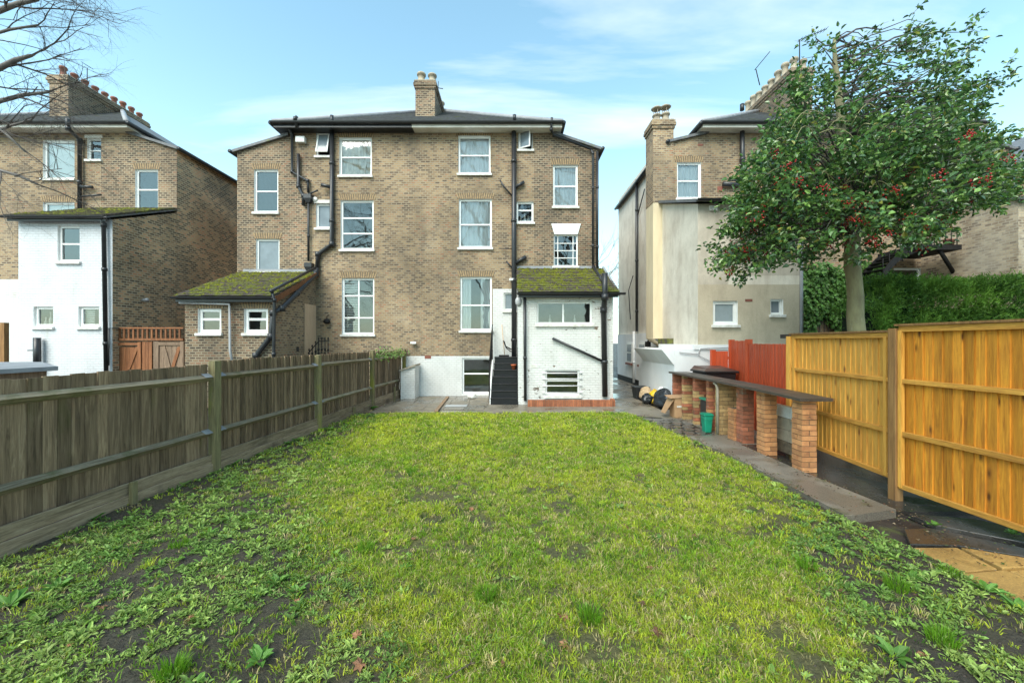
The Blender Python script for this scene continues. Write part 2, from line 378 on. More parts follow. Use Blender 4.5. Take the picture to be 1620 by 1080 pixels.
def wood_mat(name, c1, c2, c3, rough=.75, rand=.2, algae=None, knots=None, stretch=(14, 14, 1.0)):
    m, nt, b = newmat(name); t = NT(nt); v = t.coord(stretch, True); v1 = t.coord((1, 1, 1), True)
    col = t.ramp(t.noise(v, 2.2, 7, .65, .8), [(.3, c3), (.5, c2), (.7, c1)])
    fine = t.noise(t.coord(tuple(x*5 for x in stretch[:2]) + (stretch[2]*1.2,), True), 3, 4, .6)
    col = t.mix(t.math('MULTIPLY', t.ramp(fine, [(.35, 1.0), (.6, 0.0)]), .3), col, c3)
    if knots:
        vo = t.n('ShaderNodeTexVoronoi'); vo.inputs['Scale'].default_value = 1.0; t.l(t.coord((7, 7, 2.6), True), vo.inputs['Vector'])
        col = t.mix(t.ramp(vo.outputs['Distance'], [(.07, 1.0), (.13, .4), (.2, 0.0)]), col, knots)
        col = t.mix(t.ramp(t.noise(t.coord((2, 2, .8), True), 1.5, 5, .6), [(.54, 0.0), (.74, .4)]), col, tuple(x*2.6 for x in knots))
    if algae:
        for ac, th, ss in algae: col = t.mix(t.ramp(t.noise(t.coord((1, 1, .45), True), ss, 6, .62), [(th, 0.0), (th+.18, .9)]), col, ac)
    oi = t.n('ShaderNodeObjectInfo'); k = t.math('ADD', t.math('MULTIPLY', oi.outputs['Random'], 2*rand), 1-rand)
    h = t.n('ShaderNodeHueSaturation'); t.l(k, h.inputs['Value']); t.l(col, h.inputs['Color'])
    t.l(h.outputs[0], b.inputs['Base Color']); b.inputs['Roughness'].default_value = rough; b.inputs['Specular IOR Level'].default_value = .3
    t.bump(t.math('ADD', fine, t.noise(v, 3, 4)), .35, .006, b); return m
MAT['fence_old'] = wood_mat('weathered_board', (.38,.27,.17), (.24,.16,.098), (.085,.056,.035), algae=[((.12,.115,.03), .62, 2.2), ((.27,.14,.075), .66, 1.6)], rand=.36)
MAT['rail_old'] = wood_mat('weathered_rail', (.42,.35,.25), (.29,.235,.16), (.14,.11,.07), algae=[((.1,.11,.035), .56, 3.0)], stretch=(14, 1.0, 14))
MAT['post_old'] = wood_mat('mossy_post', (.34,.29,.15), (.24,.2,.1), (.11,.09,.05), algae=[((.28,.27,.04), .52, 2.6)])
MAT['gravel_old'] = wood_mat('gravel_board', (.42,.32,.21), (.3,.22,.14), (.13,.09,.055), algae=[((.06,.045,.035), .55, 1.4), ((.11,.12,.04), .64, 2.0)], stretch=(14, 1.0, 14))
MAT['gold'] = wood_mat('golden_board', (.80,.45,.10), (.68,.35,.065), (.46,.21,.04), rough=.6, rand=.15, knots=(.17,.06,.016))
MAT['gold_deep'] = wood_mat('deep_golden_board', (.78,.36,.04), (.61,.25,.028), (.34,.12,.016), rough=.55, rand=.28, knots=(.1,.035,.01))
MAT['gold_rail'] = wood_mat('golden_rail', (.72,.38,.075), (.56,.27,.05), (.33,.14,.03), rough=.6, rand=.12, stretch=(14, 1.0, 14))
MAT['gold_post'] = wood_mat('brown_post', (.36,.2,.075), (.26,.135,.05), (.15,.075,.03), rough=.65)
MAT['red_wood'] = wood_mat('red_stained_board', (.66,.11,.035), (.58,.085,.028), (.4,.055,.02), rough=.55, rand=.12)
MAT['brown_wood'] = wood_mat('brown_stained_wood', (.33,.145,.06), (.24,.095,.04), (.12,.05,.024), rough=.65)
MAT['grey_wood'] = wood_mat('silvered_wood', (.34,.24,.165), (.25,.17,.115), (.13,.085,.06))
MAT['ply'] = wood_mat('pale_plywood', (.62,.45,.30), (.55,.39,.26), (.44,.3,.2), rand=.03)
# ------------------------------------------------------------------ building helpers
def facade(parent, Y, regions, holes, paints, mats, reveal=.16, name='wall', extra=None, reveal_mat=None):
    """wall facing the camera with real openings; paints = (x0, x1, z0, z1, material index)"""
    mb = MB(); r4 = lambda a: round(a, 4)
    xs = sorted({r4(a) for r in regions + holes + [p[:4] for p in paints] for a in r[:2]})
    zs = sorted({r4(a) for r in regions + holes + [p[:4] for p in paints] for a in r[2:4]})
    ins = lambda r, x, z: r[0] < x < r[1] and r[2] < z < r[3]
    for x0, x1 in zip(xs, xs[1:]):
        for z0, z1 in zip(zs, zs[1:]):
            x, z = (x0+x1)/2, (z0+z1)/2
            if not any(ins(r, x, z) for r in regions) or any(ins(h, x, z) for h in holes): continue
            mi = 0
            for p in paints:
                if ins(p, x, z): mi = p[4]
            mb.poly([(x0,Y,z0),(x1,Y,z0),(x1,Y,z1),(x0,Y,z1)], mi)
    k = len(mats) - 1
    for x0, x1, z0, z1 in holes:
        q = Y + reveal
        mb.poly([(x0,Y,z0),(x0,Y,z1),(x0,q,z1),(x0,q,z0)], k); mb.poly([(x1,Y,z0),(x1,q,z0),(x1,q,z1),(x1,Y,z1)], k)
        mb.poly([(x0,Y,z1),(x1,Y,z1),(x1,q,z1),(x0,q,z1)], k); mb.poly([(x0,Y,z0),(x0,q,z0),(x1,q,z0),(x1,Y,z0)], k)
    for pts, mi in (extra or []): mb.poly(pts, mi)
    return mb.build(name, mats, parent)

def win(u0, v0, u1, v1, **k):
    d = dict(u0=u0, v0=v0, u1=u1, v1=v1, rows=[.5], cols=[], curtain=None, lintel='arch', sill=True, fw=.06, mat='white', open=None, label=None); d.update(k); return d
def rect(w_, Y): return (X(w_['u0'], Y), X(w_['u1'], Y), Z(w_['v1'], Y), Z(w_['v0'], Y))

def wavy(x0, x1, Y, z0, z1, mat, name, parent, folds=6, amp=.035, seed=0):
    mb = MB(); n = folds * 6; rg = random.Random(seed); ph = rg.random()*6
    pts = [(x0 + (x1-x0)*i/n, Y + amp*math.sin(i/6*2*math.pi+ph+.8*math.sin(i*.7+seed))) for i in range(n+1)]
    vs_ = [(x, y, z0) for x, y in pts] + [(x, y, z1) for x, y in pts]
    mb.add(vs_, [[i, i+1, n+2+i, n+1+i] for i in range(n)], 0, True)
    return mb.build(name, mat, parent)

def make_window(house, w_, Y):
    x0, x1, z0, z1 = rect(w_, Y); e = .003; fw = w_['fw']; a, b = Y + .06, Y + .125
    X0, X1, Z0, Z1 = x0+e, x1-e, z0+e, z1-e
    fr = MB(); m = MAT[w_['mat']]
    fr.box(X0, X0+fw, a, b, Z0, Z1); fr.box(X1-fw, X1, a, b, Z0, Z1)
    fr.box(X0+fw, X1-fw, a, b, Z0, Z0+fw*1.15); fr.box(X0+fw, X1-fw, a, b, Z1-fw, Z1)
    ix0, ix1, iz0, iz1 = X0+fw, X1-fw, Z0+fw*1.15, Z1-fw
    zr = [iz0] + [iz0+(iz1-iz0)*(1-r) for r in sorted(w_['rows'], reverse=True)] + [iz1]
    xr = [ix0] + [ix0+(ix1-ix0)*c for c in w_['cols']] + [ix1]
    for z in zr[1:-1]: fr.box(ix0, ix1, a+.008, b-.008, z-fw*.42, z+fw*.42)
    for x in xr[1:-1]:
        for zA, zB in zip(zr, zr[1:]):
            fr.box(x-fw*.42, x+fw*.42, a+.010, b-.010, zA+(fw*.42 if zA != iz0 else 0), zB-(fw*.42 if zB != iz1 else 0))
    o = fr.build('window', m, house, bevel=.006)
    if w_['label']: o['label'] = w_['label']
    for zA, zB in zip(zr, zr[1:]):
        for xA, xB in zip(xr, xr[1:]):
            if w_['open'] and w_['open'][1] != 'keep': continue
            p = MB(); p.poly([(xA,Y+.094,zA),(xB,Y+.094,zA),(xB,Y+.094,zB),(xA,Y+.094,zB)])
            p.build('pane', MAT['frosted'] if w_['curtain'] == 'frost' else MAT['glass'], o)
    if w_['open']:                     # opened casement leaning out of the frame
        kind, ang = w_['open']; s = MB(); sw = .045
        hw, hh = (ix1-ix0)/2, (iz1-iz0)/2
        def place(mb):
            piv = Vector((ix0, Y+.055, 0)) if kind == 'side' else Vector((0, Y+.055, iz1))
            R = Matrix.Rotation(rad(-ang), 4, 'Z') if kind == 'side' else Matrix.Rotation(rad(-ang), 4, 'X')
            mb.v = [tuple(piv + R @ (Vector(q) - piv)) for q in mb.v]
        for q in ((ix0, ix0+sw, iz0, iz1), (ix1-sw, ix1, iz0, iz1), (ix0+sw, ix1-sw, iz0, iz0+sw), (ix0+sw, ix1-sw, iz1-sw, iz1)):
            s.box(q[0], q[1], Y+.02, Y+.055, q[2], q[3])
        place(s); s.build('casement', m, o, bevel=.005)
        s = MB(); s.poly([(ix0+sw,Y+.04,iz0+sw),(ix1-sw,Y+.04,iz0+sw),(ix1-sw,Y+.04,iz1-sw),(ix0+sw,Y+.04,iz1-sw)]); place(s)
        s.build('pane', MAT['frosted'] if w_['curtain'] == 'frost' else MAT['glass'], o)
    if w_['sill']:
        s = MB(); s.box(x0-.05, x1+.05, Y-.07, Y+.13, z0-.075, z0+.004); s.build('sill', MAT['sill'], o, bevel=.008)
    wd = x1 - x0
    if w_['lintel'] == 'arch':
        s = MB(); n = max(4, int((wd+.16)/.078)); hgt = .225
        s.box(x0-.07, x1+.07, Y-.0035, Y+.02, z1+.004, z1+hgt, 1)
        for i in range(n):
            t = (i+.5)/n*2-1; xc = (x0+x1)/2 + t*(wd/2+.05); sl = t*.07; hw = (wd+.1)/n/2-.011; j = random.uniform(-.003, .003)
            pts = [(xc-hw, Y-.008+j, z1+.007), (xc+hw, Y-.008+j, z1+.007), (xc+hw+sl, Y-.008+j, z1+hgt-.006), (xc-hw+sl, Y-.008+j, z1+hgt-.006)]
            s.prism(pts[::-1], (0, .02, 0))
        s.build('lintel', [MAT['voussoir'], MAT['joint_dark']], o)
    elif w_['lintel'] == 'white':
        s = MB(); s.box(x0-.07, x1+.07, Y-.03, Y+.05, z1+.004, z1+.12); s.build('lintel', MAT['sill'], o, bevel=.008)
    # room behind
    s = MB(); q0, q1 = Y+.17, Y+1.5; g = .1
    A = [(x0-g,z0-g),(x1+g,z0-g),(x1+g,z1+g),(x0-g,z1+g)]
    s.poly([(A[0][0],q1,A[0][1]),(A[1][0],q1,A[1][1]),(A[2][0],q1,A[2][1]),(A[3][0],q1,A[3][1])])
    for i in range(4):
        a_, b_ = A[i], A[(i+1) % 4]; s.poly([(a_[0],q0,a_[1]),(b_[0],q0,b_[1]),(b_[0],q1,b_[1]),(a_[0],q1,a_[1])])
    s.build('room', MAT['interior'], o)
    c = w_['curtain']; sd = int(w_['u0']*7+w_['v0']); Yc = Y+.172
    if c == 'full': wavy(x0-.02, x1+.02, Yc, z0-.02, z1+.02, MAT['curtain'], 'curtain', o, 7, .03, sd)
    elif c == 'cream': wavy(x0-.02, x1+.02, Yc, z0-.02, z1+.02, MAT['curtain_cream'], 'curtain', o, 6, .04, sd)
    elif c == 'sides':
        wavy(x0-.02, x0+wd*.33, Yc, z0-.02, z1+.02, MAT['curtain'], 'curtain', o, 3, .03, sd); wavy(x1-wd*.36, x1+.02, Yc, z0-.02, z1+.02, MAT['curtain'], 'curtain', o, 3, .03, sd+5)
    elif c == 'blind_left':
        s = MB(); k = int((z1-z0)/.06)
        for i in range(k):
            zz_ = z0 + (z1-z0)*(i+.5)/k; s.obox(((x0+x0+wd*.5)/2, Yc, zz_), (wd*.25, 0, 0), (0, .014, .02), (0, .0012, -.001))
        s.build('blind', MAT['blind'], o)
    elif c == 'board':
        s = MB(); s.box(x0+fw, x1-fw, Y+.14, Y+.16, z0+fw, z1-fw); s.build('blind', MAT['blind'], o)
    elif c == 'plants':
        s = MB()
        for t, h in ((.25, .3), (.5, .45), (.7, .3)): s.lathe((x0+wd*t, Yc+.02, z0+.01), [(.03, 0), (.045, .03), (.04, h*.5), (.015, h*.7), (.018, h)], 8)
        s.build('bottle', MAT['sill'], o)
    return o

def pipe(house, path, r=.055, mat='black', name='drainpipe', collars=True):
    mb = MB(); mb.tube(path, r, 10)
    if collars:
        for a, b in zip(path, path[1:]):
            a, b = Vector(a), Vector(b); n = int((b-a).length / 1.7)
            for i in range(n):
                p = a + (b-a)*(i+.6)/max(n, 1); d = (b-a).normalized()*.045
                mb.tube([p-d, p+d], r*1.25, 10)
        for p in path[1:-1]:
            p = Vector(p); mb.lathe(p - Vector((0, 0, r*1.1)), [(r*1.28, 0), (r*1.28, r*2.2)], 10)
    return mb.build(name, MAT[mat], house)
def hopper(house, c, s=.13):
    mb = MB(); c = Vector(c)
    v = [c + Vector((a*s*k, b*s*k*.8, zz_)) for k, zz_ in ((.55, -.22), (1, -.08), (1, .06)) for a, b in ((-1,-1),(1,-1),(1,1),(-1,1))]
    mb.add(v, [[i*4+j, i*4+(j+1) % 4, i*4+4+(j+1) % 4, i*4+4+j] for i in range(2) for j in range(4)] + [[3,2,1,0],[8,9,10,11]])
    return mb.build('hopper_head', MAT['black'], house)

def tile_roof(house, x0, x1, y0, z0, y1, z1, moss=500, seed=1, name='roof', tmat='tile', thick=.05):
    rg = random.Random(seed); d = Vector((0, y1-y0, z1-z0)); Ls = d.length; d.normalize(); nrm = Vector((0, -d.z, d.y))
    mb = MB(); a = Vector((x0, y0, z0)) - nrm*thick
    mb.prism([(x0, a.y, a.z), (x1, a.y, a.z), (x1, a.y + d.y*Ls, a.z + d.z*Ls), (x0, a.y + d.y*Ls, a.z + d.z*Ls)], nrm*(thick-.004))
    roof = mb.build(name, MAT['slate'], house)
    tb = MB(); ex, tw = .165, .2; nr = int(Ls/ex); nc = int((x1-x0)/tw)
    for r in range(nr+1):
        off = (r % 2)*tw*.5
        for c in range(-1, nc+1):
            xa = x0 + c*tw + off; xb = xa + tw
            xa, xb = max(xa, x0-.02), min(xb, x1+.02)
            if xb - xa < .04: continue
            s = r*ex - .03; e2 = min(s+.27, Ls)
            lift = rg.uniform(-.003, .006); tl = rg.uniform(-.004, .004)
            mid = Vector(((xa+xb)/2, y0, z0)) + d*((s+e2)/2) + nrm*(.026+lift)
            ax = Vector(((xb-xa)/2-.003, 0, 0)) + nrm*tl
            tb.obox(mid, ax, (d*(e2-s)/2 - nrm*.018), nrm*.011)
    t = tb.build('roof_tiles', MAT[tmat], roof); t['kind'] = 'stuff'
    if moss:
        mm = MB()
        for i in range(moss):
            s = rg.random()**.8*Ls; x = rg.uniform(x0+.02, x1-.02); q = Vector((x, y0, z0)) + d*s + nrm*(.05 - .03*((s+.03)/.165 % 1))
            if vnoise(np.array([x*1.0]), np.array([s*1.0]), 1.6, seed)[0] < rg.uniform(.15, .62): continue
            k = rg.uniform(.015, .042); n = 6; vs_ = []
            for ring, hgt in ((1, 0), (.75, .45), (0, .7)):
                for j in range(n if ring else 1):
                    a_ = j*2*math.pi/n + rg.random()*.5; vs_.append(q + Vector((math.cos(a_)*k*ring*1.2, 0, 0)) + d*math.sin(a_)*k*ring + nrm*k*hgt)
            fs = [[j, (j+1) % n, n+(j+1) % n, n+j] for j in range(n)] + [[n+j, n+(j+1) % n, 2*n] for j in range(n)]
            mm.add(vs_, fs, 0, True)
        m_ = mm.build('moss', MAT['moss'], roof); m_['kind'] = 'stuff'
    return roof
def gutter(house, x0, x1, y, z, r=.06):
    mb = MB(); n = 6; pr = [(math.cos(math.pi+math.pi*i/n)*r, math.sin(math.pi+math.pi*i/n)*r) for i in range(n+1)]
    pr2 = [(a*.82, b*.82) for a, b in reversed(pr)]
    pts = [(x0, y+a, z+b) for a, b in pr + pr2]; mb.prism(pts, (x1-x0, 0, 0))
    return mb.build('gutter', MAT['black'], house)
def chimney(house, x0, x1, y0, y1, z0, z1, pots, mat='brick_dark', pmat='terracotta', ph=.5, pr=.13, cowl=False):
    mb = MB(); mb.box(x0, x1, y0, y1, z0, z1-.3)
    for i, (a, b) in enumerate(((-.3, -.2), (-.2, -.1), (-.1, 0.0))):
        g = .035*(i+1) if i < 2 else .05; mb.box(x0-g, x1+g, y0-g, y1+g, z1+a+.001*i, z1+b)
    st = mb.build('chimney_stack', MAT[mat], house)
    cp = MB(); cp.box(x0-.02, x1+.02, y0-.02, y1+.02, z1+.002, z1+.05); cp.build('flaunching', MAT['mortar'], st, bevel=.02)
    for (x, y) in pots:
        p = MB(); h = ph*random.uniform(.85, 1.1)
        p.lathe((x, y, z1+.03), [(pr*1.15, 0), (pr*1.15, .06), (pr*.95, .08), (pr*.86, h*.75), (pr*1.2, h*.8), (pr*1.2, h*.93), (pr*1.05, h), (pr*.7, h), (pr*.68, h*.8)], 14)
        if cowl:
            for a_ in range(4): p.tube([(x+pr*.8*math.cos(a_*1.57), y+pr*.8*math.sin(a_*1.57), z1+h), (x+pr*.8*math.cos(a_*1.57), y+pr*.8*math.sin(a_*1.57), z1+h+.22)], .012, 4)
            p.lathe((x, y, z1+h+.22), [(.17, 0), (.2, .03), (.12, .09), (.02, .12)], 12)
        p.build('chimney_pot', MAT[pmat], st)
    return st
def main_roof(house, xc, hw, ybk=22.5, za=12.5, soffits=None):
    """hipped slate roof with soffit, fascia and gutter; soffits = list of (x0, x1, material)"""
    y0 = 13.58; z0 = 9.53; A = [(xc-hw, y0, z0), (xc+hw, y0, z0), (xc+hw, ybk, z0), (xc-hw, ybk, z0)]; ap = (xc, 18.0, za)
    mb = MB()
    for i in range(4): mb.poly([A[i], A[(i+1) % 4], ap])
    mb.poly(A[::-1]); r = mb.build('main_roof', MAT['slate'], house)
    # slate courses as real steps on the slope that faces the garden
    cb = MB(); n = 26
    for i in range(n):
        t0, t1 = i/n, (i+1)/n
        def pt(t, s): return Vector(A[0]).lerp(Vector(ap), t).lerp(Vector(A[1]).lerp(Vector(ap), t), s)
        a, b = pt(t0, 0), pt(t0, 1); c, d = pt(t1, 1), pt(t1, 0)
        up = Vector((0, -.52, .85))
        cb.poly([a+up*.028, b+up*.028, c+up*.006, d+up*.006]); cb.poly([a+up*.006, b+up*.006, b+up*.028, a+up*.028])
    t = cb.build('slate_courses', MAT['slate'], r); t['kind'] = 'stuff'
    hb = MB()
    for s in (0, 1): hb.tube([Vector(A[s])+Vector((0, 0, .03)), Vector(ap)+Vector((0, 0, .05))], .09, 6)
    hb.build('hip_tiles', MAT['lead'], r)
    for x0, x1, m in (soffits or [(xc-hw, xc+hw, 'soffit')]):
        s = MB(); s.box(x0+.03, x1-.001, y0+.03, 14.02, z0-.14, z0-.06); s.box(x0+.02, x1-.002, y0+.015, y0+.04, z0-.16, z0-.006)
        s.build('soffit', MAT[m], r)
    s = MB(); s.box(xc-hw+.03, xc-hw+.5, 14.03, ybk-.1, z0-.14, z0-.06); s.box(xc+hw-.5, xc+hw-.03, 14.03, ybk-.1, z0-.14, z0-.06)
    s.build('side_soffit', MAT['soffit'], r)
    gutter(house, xc-hw-.04, xc+hw+.04, y0-.045, z0+.01, .075)
    for sx in (-1, 1):
        mb = MB(); xx = xc + sx*(hw+.05); mb.tube([(xx, y0-.05, z0-.02), (xx, ybk, z0-.02)], .075, 8); mb.build('side_gutter', MAT['black'], house)
    return r
def wing_roof(house, xo, xi, zo, zi, tmat='slate'):
    """lean-to roof over a side wing, xo outer edge, xi against the block"""
    s = 1 if xo > xi else -1; xo2 = xo + s*.12; zo2 = zo - (zi-zo)/abs(xi-xo)*.12
    mb = MB(); mb.prism([(xo2, 13.9, zo2), (xi, 13.9, zi), (xi, 13.9, zi+.09), (xo2, 13.9, zo2+.09)][::s], (0, 7.2, 0)); o = mb.build('wing_roof', MAT[tmat], house)
    g = MB(); g.tube([(xo2+s*.05, 13.85, zo2+.02), (xo2+s*.05, 21, zo2+.02)], .065, 8); g.build('side_gutter', MAT['black'], house)
    return o

def shell(house, xl, xr, xbl, xbr, zwl, zbl, zwr, zbr, Y=14.0, yb=21.0, left='brick_side', right='brick_side'):
    mb = MB()
    mb.poly([(xl,Y,0),(xl,yb,0),(xl,yb,zwl),(xl,Y,zwl)][::-1], 0); mb.poly([(xr,Y,0),(xr,yb,0),(xr,yb,zwr),(xr,Y,zwr)], 1)
    mb.poly([(xbl,Y,zbl-.6),(xbl,yb,zbl-.6),(xbl,yb,9.5),(xbl,Y,9.5)][::-1], 0); mb.poly([(xbr,Y,zbr-.6),(xbr,yb,zbr-.6),(xbr,yb,9.5),(xbr,Y,9.5)], 1)
    mb.poly([(xl,yb,0),(xr,yb,0),(xr,yb,9.4),(xl,yb,9.4)][::-1], 0)
    return mb.build('flank_wall', [MAT[left], MAT[right]], house)

# ------------------------------------------------------------------ house in the middle
D = 14.0
hm = thing('semi_detached_house', 'tall brown brick pair of houses in the middle, with black steps and white back extension', 'house', (-3.3, D, 0))
W1 = [win(402, 268, 440, 336), win(405, 378, 442, 430, rows=[], curtain='frost'),
      win(500, 209, 523, 247, rows=[], lintel='white', open=('top', 14), curtain='frost', fw=.045),
      win(537, 218, 588, 278, curtain='cream'), win(500, 322, 523, 361, rows=[], lintel='white', curtain='frost'),
      win(539, 317, 591, 395, rows=[.34, .68]), win(541, 440, 592, 529, rows=[.3, .72], cols=[.5], curtain='blind_left'),
      win(725, 215, 776, 275, curtain='full'), win(726, 315, 778, 392, curtain='full', rows=[.52]), win(728, 438, 778, 523, curtain='sides', rows=[.53]),
      win(820, 206, 843, 237, rows=[], lintel=None, open=('side', 28), curtain='frost', fw=.04),
      win(817, 319, 844, 352, rows=[.38], lintel=None, curtain='plants'),
      win(875, 261, 914, 327, curtain='full'), win(876, 371, 914, 421, rows=[.25, .5, .75], cols=[.15, .85], lintel=None, fw=.035, label='small-paned sash window under a white flat arch'),
      win(797, 463, 818, 491, rows=[], lintel=None, curtain='frost', fw=.05), win(731, 566, 778, 623, rows=[.44], lintel=None, sill=False)]
xl, xr, xbl, xbr = -9.82, 3.05, -7.95, 1.38
zwl, zbl, zwr, zbr = 8.70, 9.27, 8.80, 9.36
regs = [(xl, xbl, 0, zwl), (xbl, xbr, 0, 9.5), (xbr, xr, 0, zwr)]
paints = [(xl, X(487, D), 0, zwl, 1), (X(845, D), xr, 0, 9.5, 1),
          (X(600, D), X(777.5, D), 0, Z(563, D), 2), (X(779.5, D), X(820, D), 0, Z(457, D), 2)]
facade(hm, D, regs, [rect(q, D) for q in W1], paints, [MAT['brick'], MAT['brick_dark'], MAT['brick_white'], MAT['white']],
       extra=[([(xl,D,zwl),(xbl,D,zwl),(xbl,D,zbl)], 1), ([(xbr,D,zwr),(xr,D,zwr),(xbr,D,zbr)], 1)])
for q in W1: make_window(hm, q, D)
shell(hm, xl, xr, xbl, xbr, zwl, zbl, zwr, zbr)
main_roof(hm, -3.28, 5.02, soffits=[(-8.3, -3.5, 'black'), (-3.5, 1.74, 'soffit')])
wing_roof(hm, xl, xbl, zwl, zbl); wing_roof(hm, xr, xbr, zwr, zbr)
chimney(hm, -3.82, -3.05, 15.5, 18.2, 9.9, 12.25, [(-3.64, 15.75), (-3.2, 15.75), (-3.64, 17), (-3.2, 17.6)], pmat='pot_buff', ph=.42, pr=.15)
mb = MB(); mb.tube([(-3.0, 15.7, 12.1), (-2.75, 15.6, 12.0)], .015, 5); mb.tube([(-3.0, 15.9, 11.9), (-2.99, 15.9, 12.5)], .012, 5); mb.build('aerial', MAT['black_iron'], hm)
# white flat arch over the small-paned window
mb = MB(); a = D - .03
mb.prism([(X(877,D),a,Z(371,D)), (X(914,D),a,Z(371,D)), (X(919,D),a,Z(354,D)), (X(872,D),a,Z(354,D))][::-1], (0, .06, 0)); mb.build('flat_arch', MAT['white'], hm, bevel=.008)
# pipes on the wall
q = D - .09
pipe(hm, [P(525,183,D-.45), P(525,196,D-.45)], .06)
pipe(hm, [P(525,204,q), P(525,386,q), P(503,402,q), P(502,424,q)], .075)
pipe(hm, [P(525,297,q), P(508,292,q-.1)], .06)
pipe(hm, [P(470,184,D-.5), P(467,188,D-.5), P(470,203,D-.4)], .05)
pipe(hm, [P(457,203,q-.2), P(462,213,q), P(462,272,q), P(487,286,q), P(488,305,q)], .045); hopper(hm, P(488,311,q))
pipe(hm, [P(488,314,q), P(488,413,q)], .04); hopper(hm, P(489,419,q))
pipe(hm, [P(472,244,q), P(472,295,q), P(480,310,q), P(480,325,q)], .055); pipe(hm, [P(488,307,q), P(503,301,q)], .03, collars=False)
pipe(hm, [P(813,199,q), P(813,575,q)], .085); pipe(hm, [P(816,296,q), P(829,288,q)], .06); pipe(hm, [P(816,416,q), P(832,406,q)], .07)
pipe(hm, [P(791,285,q), P(797,295,q), P(811,311,q)], .028, collars=False); pipe(hm, [P(801,413,q), P(811,425,q)], .028, collars=False); pipe(hm, [P(789,393,q), P(812,394,q)], .015, collars=False)
pipe(hm, [P(935,237,q-.02), P(938,243,q-.02), P(938,425,q-.02)], .04); pipe(hm, [P(945,240,q+.05), P(945,428,q+.05)], .045)
pipe(hm, [P(873,186,13.5), P(872,205,13.6), P(876,214,D-.12), P(935,236,D-.12)], .04)
pipe(hm, [P(814,182,D), P(814,190,D)], .06)
mb = MB(); mb.box(X(471,D), X(485,D), D-.16, D-.005, Z(228,D), Z(219,D)); mb.build('vent_box', MAT['white'], hm, bevel=.01)
mb = MB(); mb.lathe((0,0,0), [(.07,0),(.09,.02),(.085,.05)], 12); mb.v = [(x+X(499,D), D-z, y+Z(316,D)) for x, y, z in mb.v]; mb.build('round_vent', MAT['sill'], hm)
for (uu, vv) in ((760, 568), (674, 564)):
    pass
mb = MB(); mb.box(X(672,D), X(682,D), D-.012, D+.02, Z(567,D), Z(562,D)); mb.build('air_brick', MAT['clay_red'], hm)
for uu, vv in ((655, 543), (810, 444)):
    mb = MB(); mb.box(X(uu,D)-.05, X(uu,D)+.05, D-.05, D-.005, Z(vv,D)-.04, Z(vv,D)+.04); mb.obox((X(uu,D), D-.13, Z(vv,D)+.02), (.09,.03,0), (-.02,.06,0), (0,0,.04)); mb.build('security_lamp', MAT['white'], hm, bevel=.01)

# white back extension of the middle house
E = 12.1; ex0, ex1, ez0, ez1 = .19, 3.12, 3.42, 4.47
WE = [win(849, 477, 937, 513, rows=[], cols=[.48], lintel=None, fw=.055, curtain='plants'), win(863, 585, 917, 626, rows=[.42], lintel=None, fw=.05)]
facade(hm, E, [(ex0, ex1, 0, ez0)], [rect(q_, E) for q_ in WE], [], [MAT['brick_white_flaky'], MAT['white']], name='extension_wall',
       extra=[([(ex0,E,0),(ex0,D-.002,0),(ex0,D-.002,ez1),(ex0,E,ez0)][::-1], 0), ([(ex1,E,0),(ex1,D-.002,0),(ex1,D-.002,ez1-.06),(ex1,E,ez0)], 0)])
for q_ in WE: make_window(hm, q_, E)
tile_roof(hm, ex0-.02, ex1+.12, E-.22, ez0+.01, D-.02, ez1+.05, 1900, 3, 'extension_roof')
gutter(hm, ex0-.03, ex1+.3, E-.28, ez0-.0, .065)
mb = MB(); mb.box(ex0, ex1+.1, E-.21, E-.17, ez0-.13, ez0-.005); mb.build('fascia', MAT['black'], hm)
mb = MB(); mb.obox((ex1+.13, (E+D)/2-.12, (ez0+ez1)/2+.03), (.035,0,0), (0,(D-E)/2+.1,(ez1-ez0)/2+.06), (0,0,.06)); mb.build('verge', MAT['lead'], hm)
mb = MB(); mb.poly([(ex0-.01, D-.012, ez1+.06), (ex1, D-.012, ez1+.06), (ex1, D-.012, ez1+.17), (ex0-.01, D-.012, ez1+.17)]); mb.poly([(ex0-.01,D-.012,ez1+.06),(ex1,D-.012,ez1+.06),(ex1,D-.18,ez1+.0),(ex0-.01,D-.18,ez1+.0)][::-1]); mb.build('flashing', MAT['lead'], hm)
q = E - .08
pipe(hm, [P(957,432,E-.35), P(957,470,E-.33), P(955,490,q), P(957,627,q)], .085)
pipe(hm, [P(874,535,q), P(955,572,q)], .04, collars=False); pipe(hm, [P(830,464,q), P(831,634,q)], .045)
pipe(hm, [P(938,420,D-.1), P(950,440,D-1.0), P(957,448,E-.3)], .05)
mb = MB(); mb.lathe((0,0,0), [(.09,0),(.1,.02),(.07,.06),(.02,.07)], 12); mb.v = [(x+X(820,E), E-z, y*1.5+Z(477,E)) for x, y, z in mb.v]; mb.build('bulkhead_lamp', MAT['grey_plastic'], hm)
bars = [Z(v_, E) for v_ in (590, 599, 610, 621)]
for zb in bars:
    mb = MB(); mb.tube([(X(858,E), E-.03, zb), (X(921,E), E-.03, zb)], .016, 6); mb.build('window_bar', MAT['white'], hm)
mb = MB(); mb.box(X(840,E), X(850,E), E-.01, E+.02, Z(582,E), Z(577,E)); mb.build('air_brick', MAT['sill'], hm)

